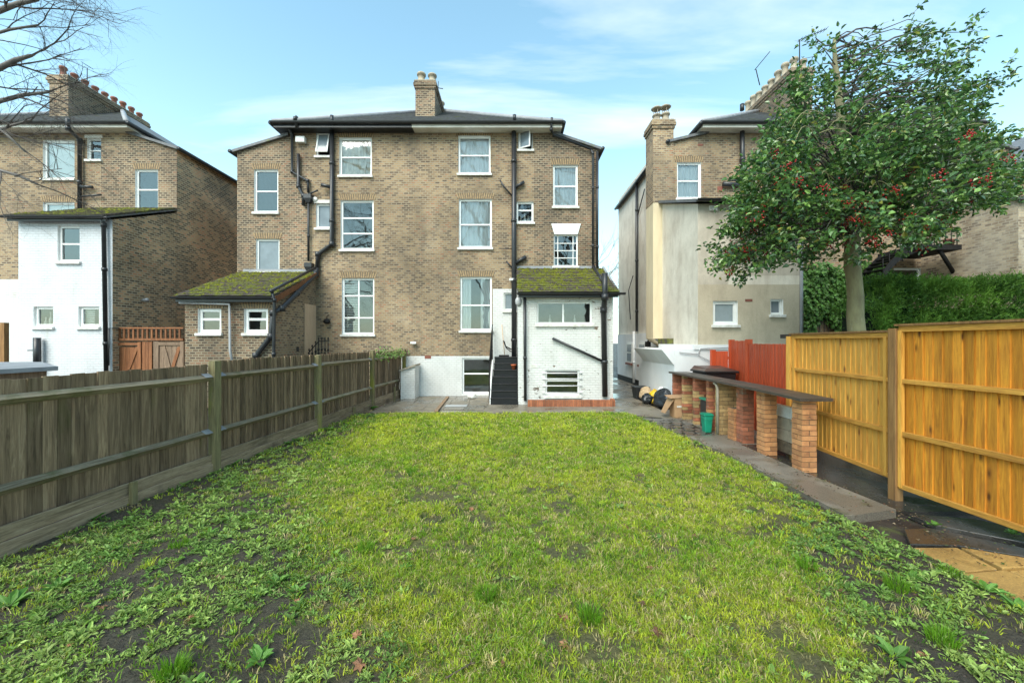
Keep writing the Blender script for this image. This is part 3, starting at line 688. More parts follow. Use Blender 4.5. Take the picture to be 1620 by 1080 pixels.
# brick lean-to of the middle house (behind the left fence)
B = 11.5; bx0, bx1, bz0, bz1 = -9.6, -7.0, 3.2, 4.33
WB = [win(313, 488, 350, 527, rows=[.42], fw=.09), win(386, 488, 424, 527, rows=[.42], fw=.09)]
facade(hm, B, [(bx0, bx1, 0, bz0)], [rect(q_, B) for q_ in WB], [], [MAT['brick_dark'], MAT['brick'], MAT['white']], name='lean_to_wall',
       extra=[([(bx1,B,0),(bx1,D-.002,0),(bx1,D-.002,bz1-.06),(bx1,B,bz0)], 1), ([(bx0,B,0),(bx0,D-.002,0),(bx0,D-.002,bz1),(bx0,B,bz0)][::-1], 0)])
for q_ in WB: make_window(hm, q_, B)
tile_roof(hm, bx0-.12, bx1+.1, B-.22, bz0+.04, D-.02, bz1+.07, 1600, 5, 'lean_to_roof')
gutter(hm, bx0-.15, bx1+.14, B-.28, bz0+.03, .065)
mb = MB(); mb.box(bx0-.1, bx1+.1, B-.21, B-.17, bz0-.11, bz0+.02); mb.build('fascia', MAT['black'], hm)
mb = MB(); mb.obox((bx1+.12, (B+D)/2-.12, (bz0+bz1)/2-.02), (.02,0,0), (0,(D-B)/2+.1,(bz1-bz0)/2+.06), (0,0,.09)); mb.build('bargeboard', MAT['brown_wood'], hm)
mb = MB(); mb.poly([(bx0,D-.012,bz1+.06),(bx1+.1,D-.012,bz1+.06),(bx1+.1,D-.012,bz1+.2),(bx0,D-.012,bz1+.2)]); mb.poly([(bx0,D-.012,bz1+.06),(bx1+.1,D-.012,bz1+.06),(bx1+.1,D-.2,bz1+.02),(bx0,D-.2,bz1+.02)][::-1]); mb.build('flashing', MAT['lead'], hm)
pipe(hm, [P(502,424,D-.1), P(500,434,D-.15), (bx1+.22, B+.05, bz0-.28), (bx1+.06, B-.12, bz0-.42), P(429,532,B-.1), P(405,562,B-.1), P(405,575,B-.1)], .075)
pipe(hm, [(bx1+.1, D-.25, bz1+.2), (bx1+.1, B-.25, bz0+.2), P(434,475,B-.2), P(433,560,B-.1), P(433,640,B-.1)], .045)
pipe(hm, [P(284,479,B-.1), P(363,481,B-.1), P(364,555,B-.1), P(368,575,B-.1)], .035, 'grey_plastic', collars=False)
mb = MB(); mb.box(bx1+.004, bx1+.03, 13.2, 13.95, 1.3, Z(481, 13.4)); mb.build('boarded_door', MAT['ply'], hm)
mb = MB(); mb.box(bx1+.004, bx1+.02, 12.72, 12.84, 1.62, 1.78); mb.build('air_brick', MAT['black'], hm)

# ------------------------------------------------------------------ house on the left
hl = thing('semi_detached_house', 'brown brick house at the left with white painted back extension and red chimney pots', 'house', (-17.9, D, 0))
lx0, lx1, lb0, lb1 = -23.8, -11.97, -22.4, -13.72
lwl, lbl, lwr, lbr = 8.7, 9.3, 8.8, 9.36
WLf = [win(68, 222, 118, 283, rows=[], curtain='board', lintel=None), win(138, 219, 160, 253, rows=[.55], lintel='white', fw=.045), win(214, 268, 250, 331),
       win(68, 320, 118, 380, curtain='board')]
facade(hl, D, [(lx0, lb0, 0, lwl), (lb0, lb1, 0, 9.5), (lb1, lx1, 0, lwr)], [rect(q_, D) for q_ in WLf], [(X(-60, D), X(32, D), 0, Z(442, D), 1), (X(160, D), lx1, 0, lwr, 2)],
       [MAT['brick'], MAT['brick_white'], MAT['brick_dark'], MAT['white']], extra=[([(lb1,D,lwr),(lx1,D,lwr),(lb1,D,lbr)], 2), ([(lx0,D,lwl),(lb0,D,lwl),(lb0,D,lbl)], 0)])
for q_ in WLf: make_window(hl, q_, D)
shell(hl, lx0, lx1, lb0, lb1, lwl, lbl, lwr, lbr)
main_roof(hl, -17.9, 4.55); wing_roof(hl, lx1, lb1, lwr, lbr); wing_roof(hl, lx0, lb0, lwl, lbl)
chimney(hl, -18.3, -17.55, 15.5, 18.9, 9.8, 12.45, [(-17.92, 15.65+.4*i) for i in range(9)], mat='brick_dark', ph=.45, pr=.105)
pipe(hl, [P(107,188,13.3), P(108,203,13.4), P(126,222,D-.1), P(126,332,D-.1)], .06)
pipe(hl, [P(126,295,D-.1), P(146,296,D-.12)], .05); pipe(hl, [P(128,311,D-.1), P(160,308,D-.1)], .03, collars=False)
mb = MB(); ya = 16.6; mb.tube([P(138,130,ya), P(138,108,ya)], .015, 5); mb.tube([P(133,101,ya), P(143,107,ya)], .012, 5)
for t_ in (0, .5, 1): mb.tube([(X(133+10*t_, ya), ya-.12, Z(101+6*t_, ya)), (X(133+10*t_, ya), ya+.12, Z(101+6*t_, ya))], .01, 4)
mb.build('aerial', MAT['black_iron'], hl)
A_ = 11.75; ax0, ax1, az0, az1 = -14.8, -11.98, 5.6, 6.6
WA = [win(91, 357, 126, 414, fw=.06, lintel=None), win(53, 485, 84, 517, rows=[], lintel=None, fw=.07, curtain='plants'), win(124, 485, 157, 517, rows=[], lintel=None, fw=.07, curtain='blind_left')]
facade(hl, A_, [(ax0, ax1, 0, az0)], [rect(q_, A_) for q_ in WA], [], [MAT['brick_white_clean'], MAT['brick_side'], MAT['white']], name='extension_wall', reveal=.2,
       extra=[([(ax1,A_,0),(ax1,D-.002,0),(ax1,D-.002,az1-.06),(ax1,A_,az0)], 1), ([(ax0,A_,0),(ax0,D-.002,0),(ax0,D-.002,az1),(ax0,A_,az0)][::-1], 0)])
for q_ in WA: make_window(hl, q_, A_)
tile_roof(hl, ax0-.1, ax1+.03, A_-.22, az0+.04, D-.02, az1+.07, 1000, 9, 'extension_roof')
gutter(hl, ax0-.15, ax1+.06, A_-.28, az0+.03, .07)
mb = MB(); mb.box(ax0-.08, ax1+.02, A_-.21, A_-.17, az0-.1, az0+.02); mb.build('fascia', MAT['black'], hl)
pipe(hl, [P(160,346,A_-.2), P(164,356,A_-.1), P(168,590,A_-.1)], .055)
pipe(hl, [P(172,578,A_-.1), P(172,519,A_-.1), (ax1+.1, A_+.4, Z(519, A_)), (ax1+.1, A_+1.4, Z(519, A_))], .02, collars=False)
pipe(hl, [P(59,585,A_-.14), P(58.5,534,A_-.14)], .085, collars=False); pipe(hl, [P(44,554,A_-.1), P(59,554,A_-.12)], .015, collars=False)
mb = MB(); mb.tube([(ax1, 12.7, 3.28), (ax1+.22, 12.65, 3.3)], .05, 8); mb.build('boiler_flue', MAT['grey_plastic'], hl)

# ------------------------------------------------------------------ house on the right
hr = thing('semi_detached_house', 'right hand house of brick above a stained beige rendered extension', 'house', (11.4, D, 0))
rx0, rx1, rb0, rb1 = 5.7, 17.75, 7.0, 16.05
rwl, rbl, rwr, rbr = 9.05, 9.36, 8.8, 9.36
WR = [win(1071, 257, 1109, 314, curtain='full'), win(1211, 235, 1232, 266, rows=[], lintel=None), win(1180, 330, 1232, 400, rows=[.5], lintel=None),
      win(1478, 196, 1500, 228, rows=[.5], lintel=None), win(1570, 255, 1602, 312, lintel=None), win(1420, 370, 1462, 386, rows=[], lintel=None, fw=.04), win(1414, 424, 1458, 470, rows=[], lintel=None)]
facade(hr, D, [(rx0, rb0, 0, rwl), (rb0, rb1, 0, 9.5), (rb1, rx1, 0, rwr)], [rect(q_, D) for q_ in WR], [], [MAT['brick'], MAT['brick_dark'], MAT['white']],
       extra=[([(rx0,D,rwl),(rb0,D,rwl),(rb0,D,rbl)], 0), ([(rb1,D,rwr),(rx1,D,rwr),(rb1,D,rbr)], 1)])
for q_ in WR: make_window(hr, q_, D)
shell(hr, rx0, rx1, rb0, rb1, 9.5, rbl, rwr, rbr, left='render_grey')
main_roof(hr, 11.5, 4.9); wing_roof(hr, rx0, rb0, rwl, rbl); wing_roof(hr, rx1, rb1, rwr, rbr)
chimney(hr, 11.05, 11.88, 15.5, 19.0, 9.8, 12.75, [(11.3, 15.7), (11.72, 15.8)] + [(11.22, 16.1+.42*i) for i in range(7)], pmat='pot_buff', ph=.52, pr=.13)
mb = MB(); mb.tube([P(1202,135,17), P(1196,110,17)], .02, 5); mb.tube([P(1194,111,17), P(1218,82,17)], .016, 5); mb.build('aerial', MAT['black_iron'], hr)
mb = MB(); ya = 15.2; mb.tube([P(1265,110,ya), P(1265,64,ya)], .02, 5); mb.tube([P(1263,64,ya), P(1308,46,ya)], .014, 5)
for t_ in range(9): mb.tube([(X(1266+5*t_, ya), ya-.14, Z(63-2*t_, ya)), (X(1266+5*t_, ya), ya+.14, Z(63-2*t_, ya))], .01, 4)
mb.build('aerial', MAT['black_iron'], hr)
pipe(hr, [P(1174,165,13.9), P(1174,175,13.9)], .07)
pipe(hr, [P(1174,192,D-.1), P(1175,292,D-.1)], .075); pipe(hr, [P(1172,293,D-.1), P(1144,291,D-.12)], .08); pipe(hr, [P(1172,285,D-.1), P(1153,286,D-.1)], .03, collars=False)
for r_ in ((1145, 198, 1154, 206), (1135, 295, 1144, 304), (1104, 228, 1112, 231)):
    mb = MB(); mb.box(X(r_[0],D), X(r_[2],D), D-.012, D+.02, Z(r_[3],D), Z(r_[1],D)); mb.build('air_brick', MAT['clay_red'], hr)
mb = MB(); mb.box(X(1516,D), X(1530,D), D-.2, D-.005, Z(202,D), Z(191,D)); mb.build('vent_box', MAT['white'], hr, bevel=.01)
# small stack at the corner, running down as a breast on the flank
chimney(hr, 5.02, 5.76, 13.96, 14.7, 6.9, Z(190, 13.96), [(5.24, 14.2), (5.56, 14.2)], pmat='pot_buff', mat='brick', ph=.32, pr=.13, cowl=True)
mb = MB(); mb.box(5.03, 5.695, 13.97, 14.69, 2.05, 6.9); mb.prism([(5.03, 13.97, 2.05), (5.03, 14.69, 2.05), (5.695, 14.69, 1.6), (5.695, 13.97, 1.6)], (.001, 0, 0)); mb.build('chimney_breast', MAT['render_cream'], hr, bevel=.02)
# rendered extension
K = 11.3; kx0, kx1, kz0, kz1 = 5.36, 8.29, 5.92, 6.86
WK = [win(1128, 476, 1167, 514, rows=[], lintel=None, fw=.09, curtain='frost'), win(1219, 473, 1239, 498, rows=[], lintel=None, fw=.06, curtain='frost')]
facade(hr, K, [(kx0, kx1, 1.8, kz0)], [rect(q_, K) for q_ in WK], [(kx0, kx1, Z(450, K), kz0, 1), (X(1152, K), kx1, Z(450, K), Z(436, K), 2)], [MAT['render_beige'], MAT['render_pale'], MAT['render_grey'], MAT['white']], name='extension_wall', reveal=.2,
       extra=[([(kx0,K,1.8),(kx0,D-.002,1.8),(kx0,D-.002,kz1),(kx0,K,kz0)][::-1], 2), ([(kx1,K,0),(kx1,D-.002,0),(kx1,D-.002,kz1),(kx1,K,kz0)], 0)])
for q_ in WK: make_window(hr, q_, K)
mb = MB(); mb.prism([(kx0-.15,K-.2,kz0-.02),(kx1+.1,K-.2,kz0-.02),(kx1+.1,D-.02,kz1+.02),(kx0-.15,D-.02,kz1+.02)], (0,0,.09)); mb.build('extension_roof', MAT['slate'], hr)
gutter(hr, kx0-.15, kx1+.1, K-.26, kz0+.05, .07)
mb = MB(); mb.box(X(1122,K), X(1134,K), K-.05, K-.004, Z(334,K), Z(326,K)); mb.box(X(1127,K), X(1129,K), K-.06, K-.05, Z(333,K), Z(327,K)); mb.build('wall_vent', MAT['sill'], hr)
mb = MB(); mb.box(X(1179,K), X(1190,K), K-.012, K+.02, Z(477,K), Z(473,K)); mb.build('air_brick', MAT['clay_red'], hr)
pipe(hr, [(kx1+.06, K+.02, 5.8), (kx1+.06, K+.02, 1.0)], .05, 'lead')
pipe(hr, [P(1083,390,K+1.1), P(1085,540,K+1.1)], .05, 'render_cream', collars=False)
# white painted base and outhouse beside the passage
mb = MB(); bx = 4.66
mb.box(bx, kx1+.02, K-.06, 14.4, 0, 1.72); mb.box(5.2, kx1+.04, K-.1, 13.9, 1.721, 1.86)
mb.box(5.55, 5.697, 14.72, 20.6, .25, 2.3); mb.build('white_base', MAT['render_white'], hr)
mb = MB(); mb.box(5.545, 5.7, 14.8, 20.59, 0, .249); mb.build('tarred_plinth', MAT['black_iron'], hr)
mb = MB(); mb.prism([(bx-.002, K-.055, 1.26), (bx-.002, K-.055, 1.715), (bx-.36, K-.055, 1.715)], (0, 2.6, 0)); mb.build('jetty', MAT['render_white'], hr)
mb = MB(); mb.box(5.2, 5.56, 13.0, 13.96, 1.861, 2.05); mb.build('mossy_coping', MAT['tile'], hr)
for y_ in (16.2, 18.0):
    mb = MB(); mb.box(5.50, 5.552, y_, y_+.8, .95, 1.9); mb.build('window', MAT['white'], hr)
    mb = MB(); mb.box(5.485, 5.502, y_+.1, y_+.7, 1.03, 1.4); mb.box(5.485, 5.502, y_+.1, y_+.7, 1.47, 1.82); mb.build('pane', MAT['frosted'], hr)
    mb = MB(); mb.box(5.44, 5.56, y_-.05, y_+.85, .86, .95); mb.build('sill', MAT['clay_red'], hr)
pipe(hr, [(5.6, 17.6, 9.2), (5.6, 17.6, 2.4)], .06); pipe(hr, [(5.47, 17.6, 2.4), (5.47, 17.6, .1)], .055, 'render_white')
pipe(hr, [(5.62, 18.6, 3.0), (5.62, 18.9, 4.4), (5.62, 18.2, 5.0)], .02, collars=False); pipe(hr, [(5.62, 16.6, 8.4), (5.62, 17.5, 7.6)], .025, collars=False)
mb = MB(); mb.tube([(5.5, 15.2, 2.0), (5.3, 15.1, 2.05), (5.2, 15.0, 1.95)], .03, 6); mb.obox((5.2, 15.0, 1.85), (.09,0,0), (0,.07,0), (0,0,.1)); mb.build('wall_lantern', MAT['black_iron'], hr)
pipe(hr, [P(1178,600,K-.1), P(1105,562,K-.1), P(1106,556,K-.1)], .012, 'grey_plastic', collars=False)
pipe(hr, [P(1075,557,K-.1), P(1104,560,K-.1), P(1108,551,K-.1), P(1180,549,K-.1)], .014, 'grey_plastic', collars=False)
# right hand brick extension
jx0, jx1 = 14.6, 17.5
mb = MB(); mb.poly([(jx0,K,0),(jx1,K,0),(jx1,K,6.0),(jx0,K,6.0)]); mb.poly([(jx0,K,0),(jx0,D-.002,0),(jx0,D-.002,6.85),(jx0,K,6.0)][::-1]); mb.build('extension_wall', MAT['brick_pale'], hr)
mb = MB(); mb.prism([(jx0-.1,K-.2,5.98),(jx1+.1,K-.2,5.98),(jx1+.1,D-.02,6.88),(jx0-.1,D-.02,6.88)], (0,0,.09)); mb.build('extension_roof', MAT['slate'], hr)

# ------------------------------------------------------------------ next house along on the far right, only its flank shows
hf = thing('semi_detached_house', 'brick flank and grey roof of another house at the right edge', 'house', (25, D, 0))
mb = MB(); mb.poly([(19.7,14.6,0),(31,14.6,0),(31,14.6,8.8),(19.7,14.6,8.8)]); mb.poly([(19.7,14.6,0),(19.7,21,0),(19.7,21,8.8),(19.7,14.6,8.8)][::-1]); mb.build('wall', MAT['brick_side'], hf)
mb = MB(); mb.prism([(19.5,14.4,8.75),(19.5,21.2,8.75),(25,21.2,11.8),(25,14.4,11.8)], (0,0,.12)); mb.build('roof', MAT['slate'], hf)
mb = MB(); mb.tube([(19.45,14.4,8.75),(19.45,21.2,8.75)], .07, 8); mb.build('side_gutter', MAT['black'], hf)
# ------------------------------------------------------------------ ground, patio, path
def wet_mat(name, c1, c2, dark, rough=.6, wet=.18, th=.5, moss=None):
    m, nt, b = newmat(name); t = NT(nt); v = t.coord((1, 1, 1), False)
    col = t.ramp(t.noise(v, 2.2, 8, .65), [(.32, c2), (.68, c1)])
    wf = t.ramp(t.noise(v, .9, 5, .6, .4), [(th-.06, 0.0), (th+.08, 1.0)])
    col = t.mix(t.math('MULTIPLY', wf, .75), col, dark)
    col = t.mix(t.math('MULTIPLY', t.ramp(t.noise(v, 70, 3, .6), [(.45, 0.0), (.62, 1.0)]), .35), col, tuple(x*1.5 for x in c1))
    if moss: col = t.mix(t.ramp(t.noise(v, 3.1, 7, .7), [(.57, 0.0), (.68, .8)]), col, moss)
    t.l(col, b.inputs['Base Color']); t.l(t.mix(wf, rough, wet), b.inputs['Roughness'])
    t.bump(t.math('ADD', t.noise(v, 9, 4, .6), t.math('MULTIPLY', t.noise(v, 110, 3, .6), .5)), .3, .008, b); return m
MAT['soil'] = M_('wet_soil', (.06,.044,.034), (.026,.019,.016), rough=.75, scale=6, bump=.9, bscale=26, bdist=.03, spots=[((.085,.095,.025), 4.0, .55)], r2=.45)
MAT['concrete'] = wet_mat('damp_concrete', (.25,.215,.165), (.17,.145,.11), (.11,.092,.07), moss=(.09,.1,.035))
MAT['path'] = wet_mat('path_concrete', (.26,.225,.18), (.18,.155,.125), (.10,.087,.072), wet=.3, moss=(.075,.08,.03))
MAT['dark_slab'] = wet_mat('wet_dark_slab', (.075,.068,.06), (.04,.036,.032), (.018,.017,.016), wet=.1, th=.42)
MAT['crazy'] = wet_mat('crazy_stone', (.18,.165,.14), (.1,.092,.08), (.06,.055,.05), wet=.22, moss=(.08,.1,.025))
MAT['yellow_slab'] = wet_mat('sandstone_slab', (.48,.285,.085), (.33,.19,.06), (.14,.09,.045), wet=.22, th=.54)

g_ = MB(); g_.poly([(-400,-400,-.05),(400,-400,-.05),(400,400,-.05),(-400,400,-.05)]); tag(g_.build('ground', MAT['soil']), kind='structure')

def xf(y): return -4.45 + (y-5.84)*.0732           # line of the left fence
FA = -math.atan(.0732)
RB = [(0, 3.9), (2.0, 3.8), (2.88, 3.74), (3.66, 3.70), (4.32, 3.63), (6.2, 3.66), (8.06, 3.48), (9.4, 3.3), (10.6, 3.0)]
def xr_(y): return np.interp(y, [a for a, b in RB], [b for a, b in RB])
def lawn_h(x, y):
    return .05*(vnoise(x, y, .55, 1)-.5) + .035*(vnoise(x, y, 2.3, 2)-.5) + .02*(vnoise(x, y, 9.0, 3)-.5) + .012
R = np.random.RandomState(11)
WB_Y = [0, 2.3, 3.4, 5.0, 7.5, 9.0, 10.6]; WB_X = [.2, -.7, -1.5, -2.55, -3.55, -3.45, -3.3]
RW_Y = [0, 2.3, 3.0, 4.3, 6.0, 8.0, 10.6]; RW_X = [1.4, 2.0, 2.6, 3.1, 3.5, 3.5, 3.4]
def weediness(x, y):
    w = (vnoise(x, y, 1.1, 21)-.5)*1.1 + (vnoise(x, y, 4.0, 22)-.5)*.5
    l = np.clip((np.interp(y, WB_Y, WB_X) + w - x)/.9 + .5, 0, 1); r = np.clip((x - np.interp(y, RW_Y, RW_X) + w*.7)/.6 + .5, 0, 1)
    return np.maximum(l, r)
def patchiness(x, y): return vnoise(x, y, 3.3, 31)*.5 + vnoise(x, y, 8.0, 32)*.3 + vnoise(x, y, 1.0, 33)*.35
def cover(x, y): return np.clip((patchiness(x, y)-.32)*4.0 + np.clip((y-5.0)/3.0, 0, 1)*1.3, .08, 1)
gy = np.arange(.6, 10.62, .07); ns = 120
vs_, qs = [], []
for i, y in enumerate(gy):
    a, b = xf(y)+.0, float(xr_(y))+.25
    xx = a + (b-a)*np.linspace(0, 1, ns); yy = np.full(ns, y)
    vs_.append(np.stack([xx, yy, lawn_h(xx, yy) - .07*np.clip((xx-xr_(yy)-.02)/.16, 0, 1)], 1))
vs_ = np.concatenate(vs_)
ii, jj = np.meshgrid(np.arange(len(gy)-1), np.arange(ns-1), indexing='ij'); k = (ii*ns+jj).ravel()
qs = np.stack([k, k+1, k+ns+1, k+ns], 1)
# bare soil where the weeds creep, mossy thatch where the grass grows
gcov = ((.3 + .7*cover(vs_[:, 0], vs_[:, 1]))*(1-.9*weediness(vs_[:, 0], vs_[:, 1])))[:, None]; gh = vnoise(vs_[:, 0], vs_[:, 1], 1.4, 41)[:, None]
lawn_col = np.array([.055,.042,.033])*(1-gcov) + (np.array([.18,.19,.035])*(1-gh) + np.array([.29,.26,.07])*gh)*gcov
def lawn_mat():
    m, nt, b = newmat('soil_and_thatch'); t = NT(nt); v = t.coord((1, 1, 1), False); a = t.n('ShaderNodeVertexColor'); a.layer_name = 'Col'
    f = t.ramp(t.noise(v, 38, 8, .75), [(.3, .35), (.5, .9), (.72, 1.6)]); col = t.mix(1.0, a.outputs[0], f, 'MULTIPLY')
    t.l(col, b.inputs['Base Color']); t.l(t.ramp(t.noise(v, 3, 4), [(.42, .85), (.62, .5)]), b.inputs['Roughness']); t.bump(t.noise(v, 30, 6, .7), .9, .03, b); return m
MAT['lawn'] = lawn_mat()
tag(link('lawn', np_mesh('lawn', vs_, qs, np.zeros((0, 3), int), MAT['lawn'], lawn_col)), kind='structure')

def sheet(name, pts, z, mat, th=.06):
    mb = MB(); mb.prism([(p[0], p[1], z-th) for p in pts], (0, 0, th)); return tag(mb.build(name, mat), kind='structure')
patio = sheet('patio', [(-3.93,10.45),(-2,10.5),(0,10.42),(1.5,10.5),(3.05,10.4),(4.25,9.75),(4.25,13.98),(-3.85,13.98)], .0, MAT['concrete'])
sheet('passage', [(3.13,13.99),(5.54,13.99),(5.54,24),(3.13,24)], .0, MAT['concrete'])
sheet('store_floor', [(4.26,7.42),(5.6,7.42),(5.6,11.2),(4.26,11.2)], .004, MAT['path']); sheet('wet_ground', [(4.28,4.5),(5.6,4.5),(5.6,7.41),(4.25,7.41)], .001, MAT['dark_slab'])
path = sheet('path', [(3.66,4.28),(4.36,4.45),(4.27,5.6),(4.24,6.8),(4.22,8.0),(3.52,7.9),(3.68,6.2)], .045, MAT['path'], .1)
rg = random.Random(3)
# rectangular slabs of the patio
for r in range(4):
    for c in range(5):
        x0 = -3.72 + c*.585 + (r % 2)*.05; y0 = 11.2 + r*.66
        if x0 + .56 > -.72: continue
        mb = MB(); mb.box(x0, x0+.575, y0, y0+.65, 0, .012+rg.uniform(0, .008)); mb.build('paving_slab', MAT['concrete'], patio, bevel=.006)
mb = MB(); mb.box(-2.0, -1.35, 11.55, 11.95, .022, .03); o = mb.build('drain_cover', M_('galvanised_cover', (.42,.43,.43), (.33,.34,.34), rough=.4, scale=8), patio, bevel=.004)
# crazy paving beside the brick store
cz = thing('crazy_paving', None, None, (3.8, 8.8, 0), kind='structure')
base = MB(); base.poly([(3.3,7.86,.004),(4.24,8.0,.004),(4.24,9.8,.004),(3.05,10.42,.004),(3.25,9.3,.004)]); base.build('mortar_bed', MAT['soil'], cz)
for r in range(7):
    for c in range(4):
        cx0 = 3.42 + c*.245 + (r % 2)*.1 - .03*r*.4; cy0 = 8.04 + r*.275
        if cx0 > 4.2: continue
        n = rg.choice((5, 6, 6, 7)); a0 = rg.random()*6; pts = []
        for j in range(n):
            a = a0 + 2*math.pi*j/n + rg.uniform(-.25, .25); q = rg.uniform(.85, 1.12); pts.append((min(cx0 + math.cos(a)*.132*q, 4.22), cy0 + math.sin(a)*.145*q, .006))
        hgt = rg.uniform(.014, .034); mb = MB(); mb.prism(pts, (rg.uniform(-.004, .004), 0, hgt)); mb.build('paving_stone', MAT['crazy'], cz, bevel=.006)
# worn slabs by the golden fence
sl = thing('slab_paving', None, None, (4.3, 4, 0), kind='structure')
def gslab(pxs, mat, z=.03):
    mb = MB(); mb.prism([(G(u, v)[0], G(u, v)[1], z-.06) for u, v in pxs], (0, 0, .06)); return mb.build('paving_slab', MAT[mat], sl, bevel=.008)
gslab([(1430,838),(1470,836),(1640,872),(1640,884),(1516,864),(1440,862)], 'dark_slab', .012)
gslab([(1436,814),(1540,822),(1700,858),(1700,868),(1620,860),(1480,832)], 'dark_slab', .018)
gslab([(1445,868),(1514,868),(1578,902),(1512,908)], 'yellow_slab', .016); gslab([(1520,868),(1640,888),(1640,898),(1586,901)], 'yellow_slab', .02)
gslab([(1516,911),(1590,904),(1700,950),(1700,980),(1610,958)], 'yellow_slab', .02); gslab([(1596,904),(1700,896),(1700,946)], 'yellow_slab', .012)

# ------------------------------------------------------------------ grass and weeds
def scatter(n, ymin, ymax):
    y = R.uniform(ymin, ymax, n); x = R.uniform(-5.2, 3.95, n)
    m = (x > xf(y)+.04) & (x < xr_(y) + .12*(vnoise(x, y, 3, 4)-.3)) & (y < 10.5 + .12*(vnoise(x, y, 2.5, 5)-.5)) & (np.abs(x) < y*1.36+.5)
    return x[m], y[m]
P_, D_, L_, Wd_, C_ = [], [], [], [], []
# grass grows in small radiating tufts, each with its own colour and vigour
for n, ya, yb, ln, wd, nb in ((26000, 1.7, 3.4, .043, .0056, 13), (23000, 3.4, 5.6, .045, .0074, 12), (17000, 5.6, 8.0, .055, .0105, 11), (13000, 8.0, 10.55, .065, .0145, 10)):
    x, y = scatter(n, ya, yb); w = weediness(x, y); lush = np.clip((y-5.0)/3.0, 0, 1)
    keep = R.rand(len(x)) < np.clip(cover(x, y)*1.15, 0, 1)*(1-.9*w)
    x, y, w, lush = x[keep], y[keep], w[keep], lush[keep]; k = len(x)
    hue = vnoise(x, y, 1.1, 41)*.55 + vnoise(x, y, 4.5, 42)*.3 + R.normal(.08, .2, k)
    green = np.array([.25,.42,.036]); lime = np.array([.56,.61,.055]); straw = np.array([.70,.57,.27]); dark = np.array([.09,.19,.03])
    t = np.clip((hue-.22)*1.9, 0, 1)[:, None]; c = green*(1-t) + lime*t
    q = R.rand(k)[:, None]; c = np.where(q < .10*(1-.7*lush[:, None]), straw, c); c = np.where(q > .9, dark, c)
    c = c*R.uniform(.65, 1.3, (k, 1))
    vig = np.clip(R.normal(.85, .3, k) + .35*(vnoise(x, y, 2.2, 51)-.4) + .2*lush, .35, 1.7)
    for b in range(nb):
        a = R.rand(k)*2*np.pi; r = np.sqrt(R.rand(k))*.032*(1+.5*lush)*vig; bx_, by_ = x+np.cos(a)*r, y+np.sin(a)*r; le = R.uniform(.2, 1.15, k)
        a2 = a + R.normal(0, .7, k)
        P_.append(np.stack([bx_, by_, lawn_h(bx_, by_)-.004], 1)); D_.append(np.stack([np.cos(a2)*le, np.sin(a2)*le], 1))
        st = (R.rand(k) < .12)[:, None]; cb = np.where(st, straw*R.uniform(.6, 1.1, (k, 1)), c*R.uniform(.75, 1.25, (k, 1)))
        L_.append(ln*R.uniform(.45, 1.2, k)*vig); Wd_.append(wd*R.uniform(.6, 1.25, k)); C_.append(cb)
Pb, Db, Lb, Wb_, Cb = map(np.concatenate, (P_, D_, L_, Wd_, C_))
o = link('grass', blades_mesh('grass', Pb, Db, Lb, Wb_, Cb, MAT['grass'], .6, R)); tag(o, 'short patchy yellow green lawn grass with bare soil showing', 'grass', kind='stuff')
print('blades', len(Pb))
# creeping weeds: low rosettes of small oval leaves
P_, D_, N_, L_, Wd_, C_ = [], [], [], [], [], []
for n, ya, yb, sc_ in ((26000, 1.7, 4.0, .9), (17000, 4.0, 7.0, 1.15), (9000, 7.0, 10.5, 1.5)):
    x, y = scatter(n, ya, yb); w = weediness(x, y); fence = np.clip((x-xf(y)-.05)/.6, 0, 1)
    keep = R.rand(len(x)) < (w*np.clip((vnoise(x, y, 2.4, 61)*.5+vnoise(x, y, 7, 62)*.5-.40)*4.2, .02, 1)*(.2+.8*fence) + .03)
    x, y = x[keep], y[keep]; k = len(x); nl = 6
    base = vnoise(x, y, 1.7, 71); rs = np.clip(R.lognormal(-.05, .38, k), .4, 2.2); rc = R.uniform(.7, 1.35, (k, 1)); ty = R.rand(k) < .35
    for j in range(nl):
        a = j*2*np.pi/nl + R.rand(k)*1.2; le = R.uniform(.5, 1.0, k)
        d = np.stack([np.cos(a)*le, np.sin(a)*le, R.uniform(.1, .95, k)], 1)
        P_.append(np.stack([x + np.cos(a)*.006, y + np.sin(a)*.006, lawn_h(x, y)+R.uniform(0, .012, k)], 1)); D_.append(d)
        N_.append(np.tile([[0, 0, 1.0]], (k, 1)) + R.normal(0, .3, (k, 3)))
        lw = sc_*rs*R.uniform(.017, .033, k)*np.where(ty, 1.25, 1); L_.append(lw); Wd_.append(lw*np.where(ty, R.uniform(.2, .3, k), R.uniform(.42, .62, k)))
        t = np.clip(base*1.2-.2+R.normal(0, .22, k), 0, 1)[:, None]
        C_.append((np.array([.16,.28,.055])*(1-t)+np.array([.38,.48,.12])*t)*R.uniform(.75, 1.2, (k, 1))*rc)
o = link('ground_weeds', leaves_mesh('ground_weeds', *map(np.concatenate, (P_, D_, N_, L_, Wd_, C_)), MAT['leaf'])); tag(o, 'creeping weeds spreading over bare soil along both edges of the lawn', 'weeds', kind='stuff')
print('weed leaves', sum(map(len, P_)))
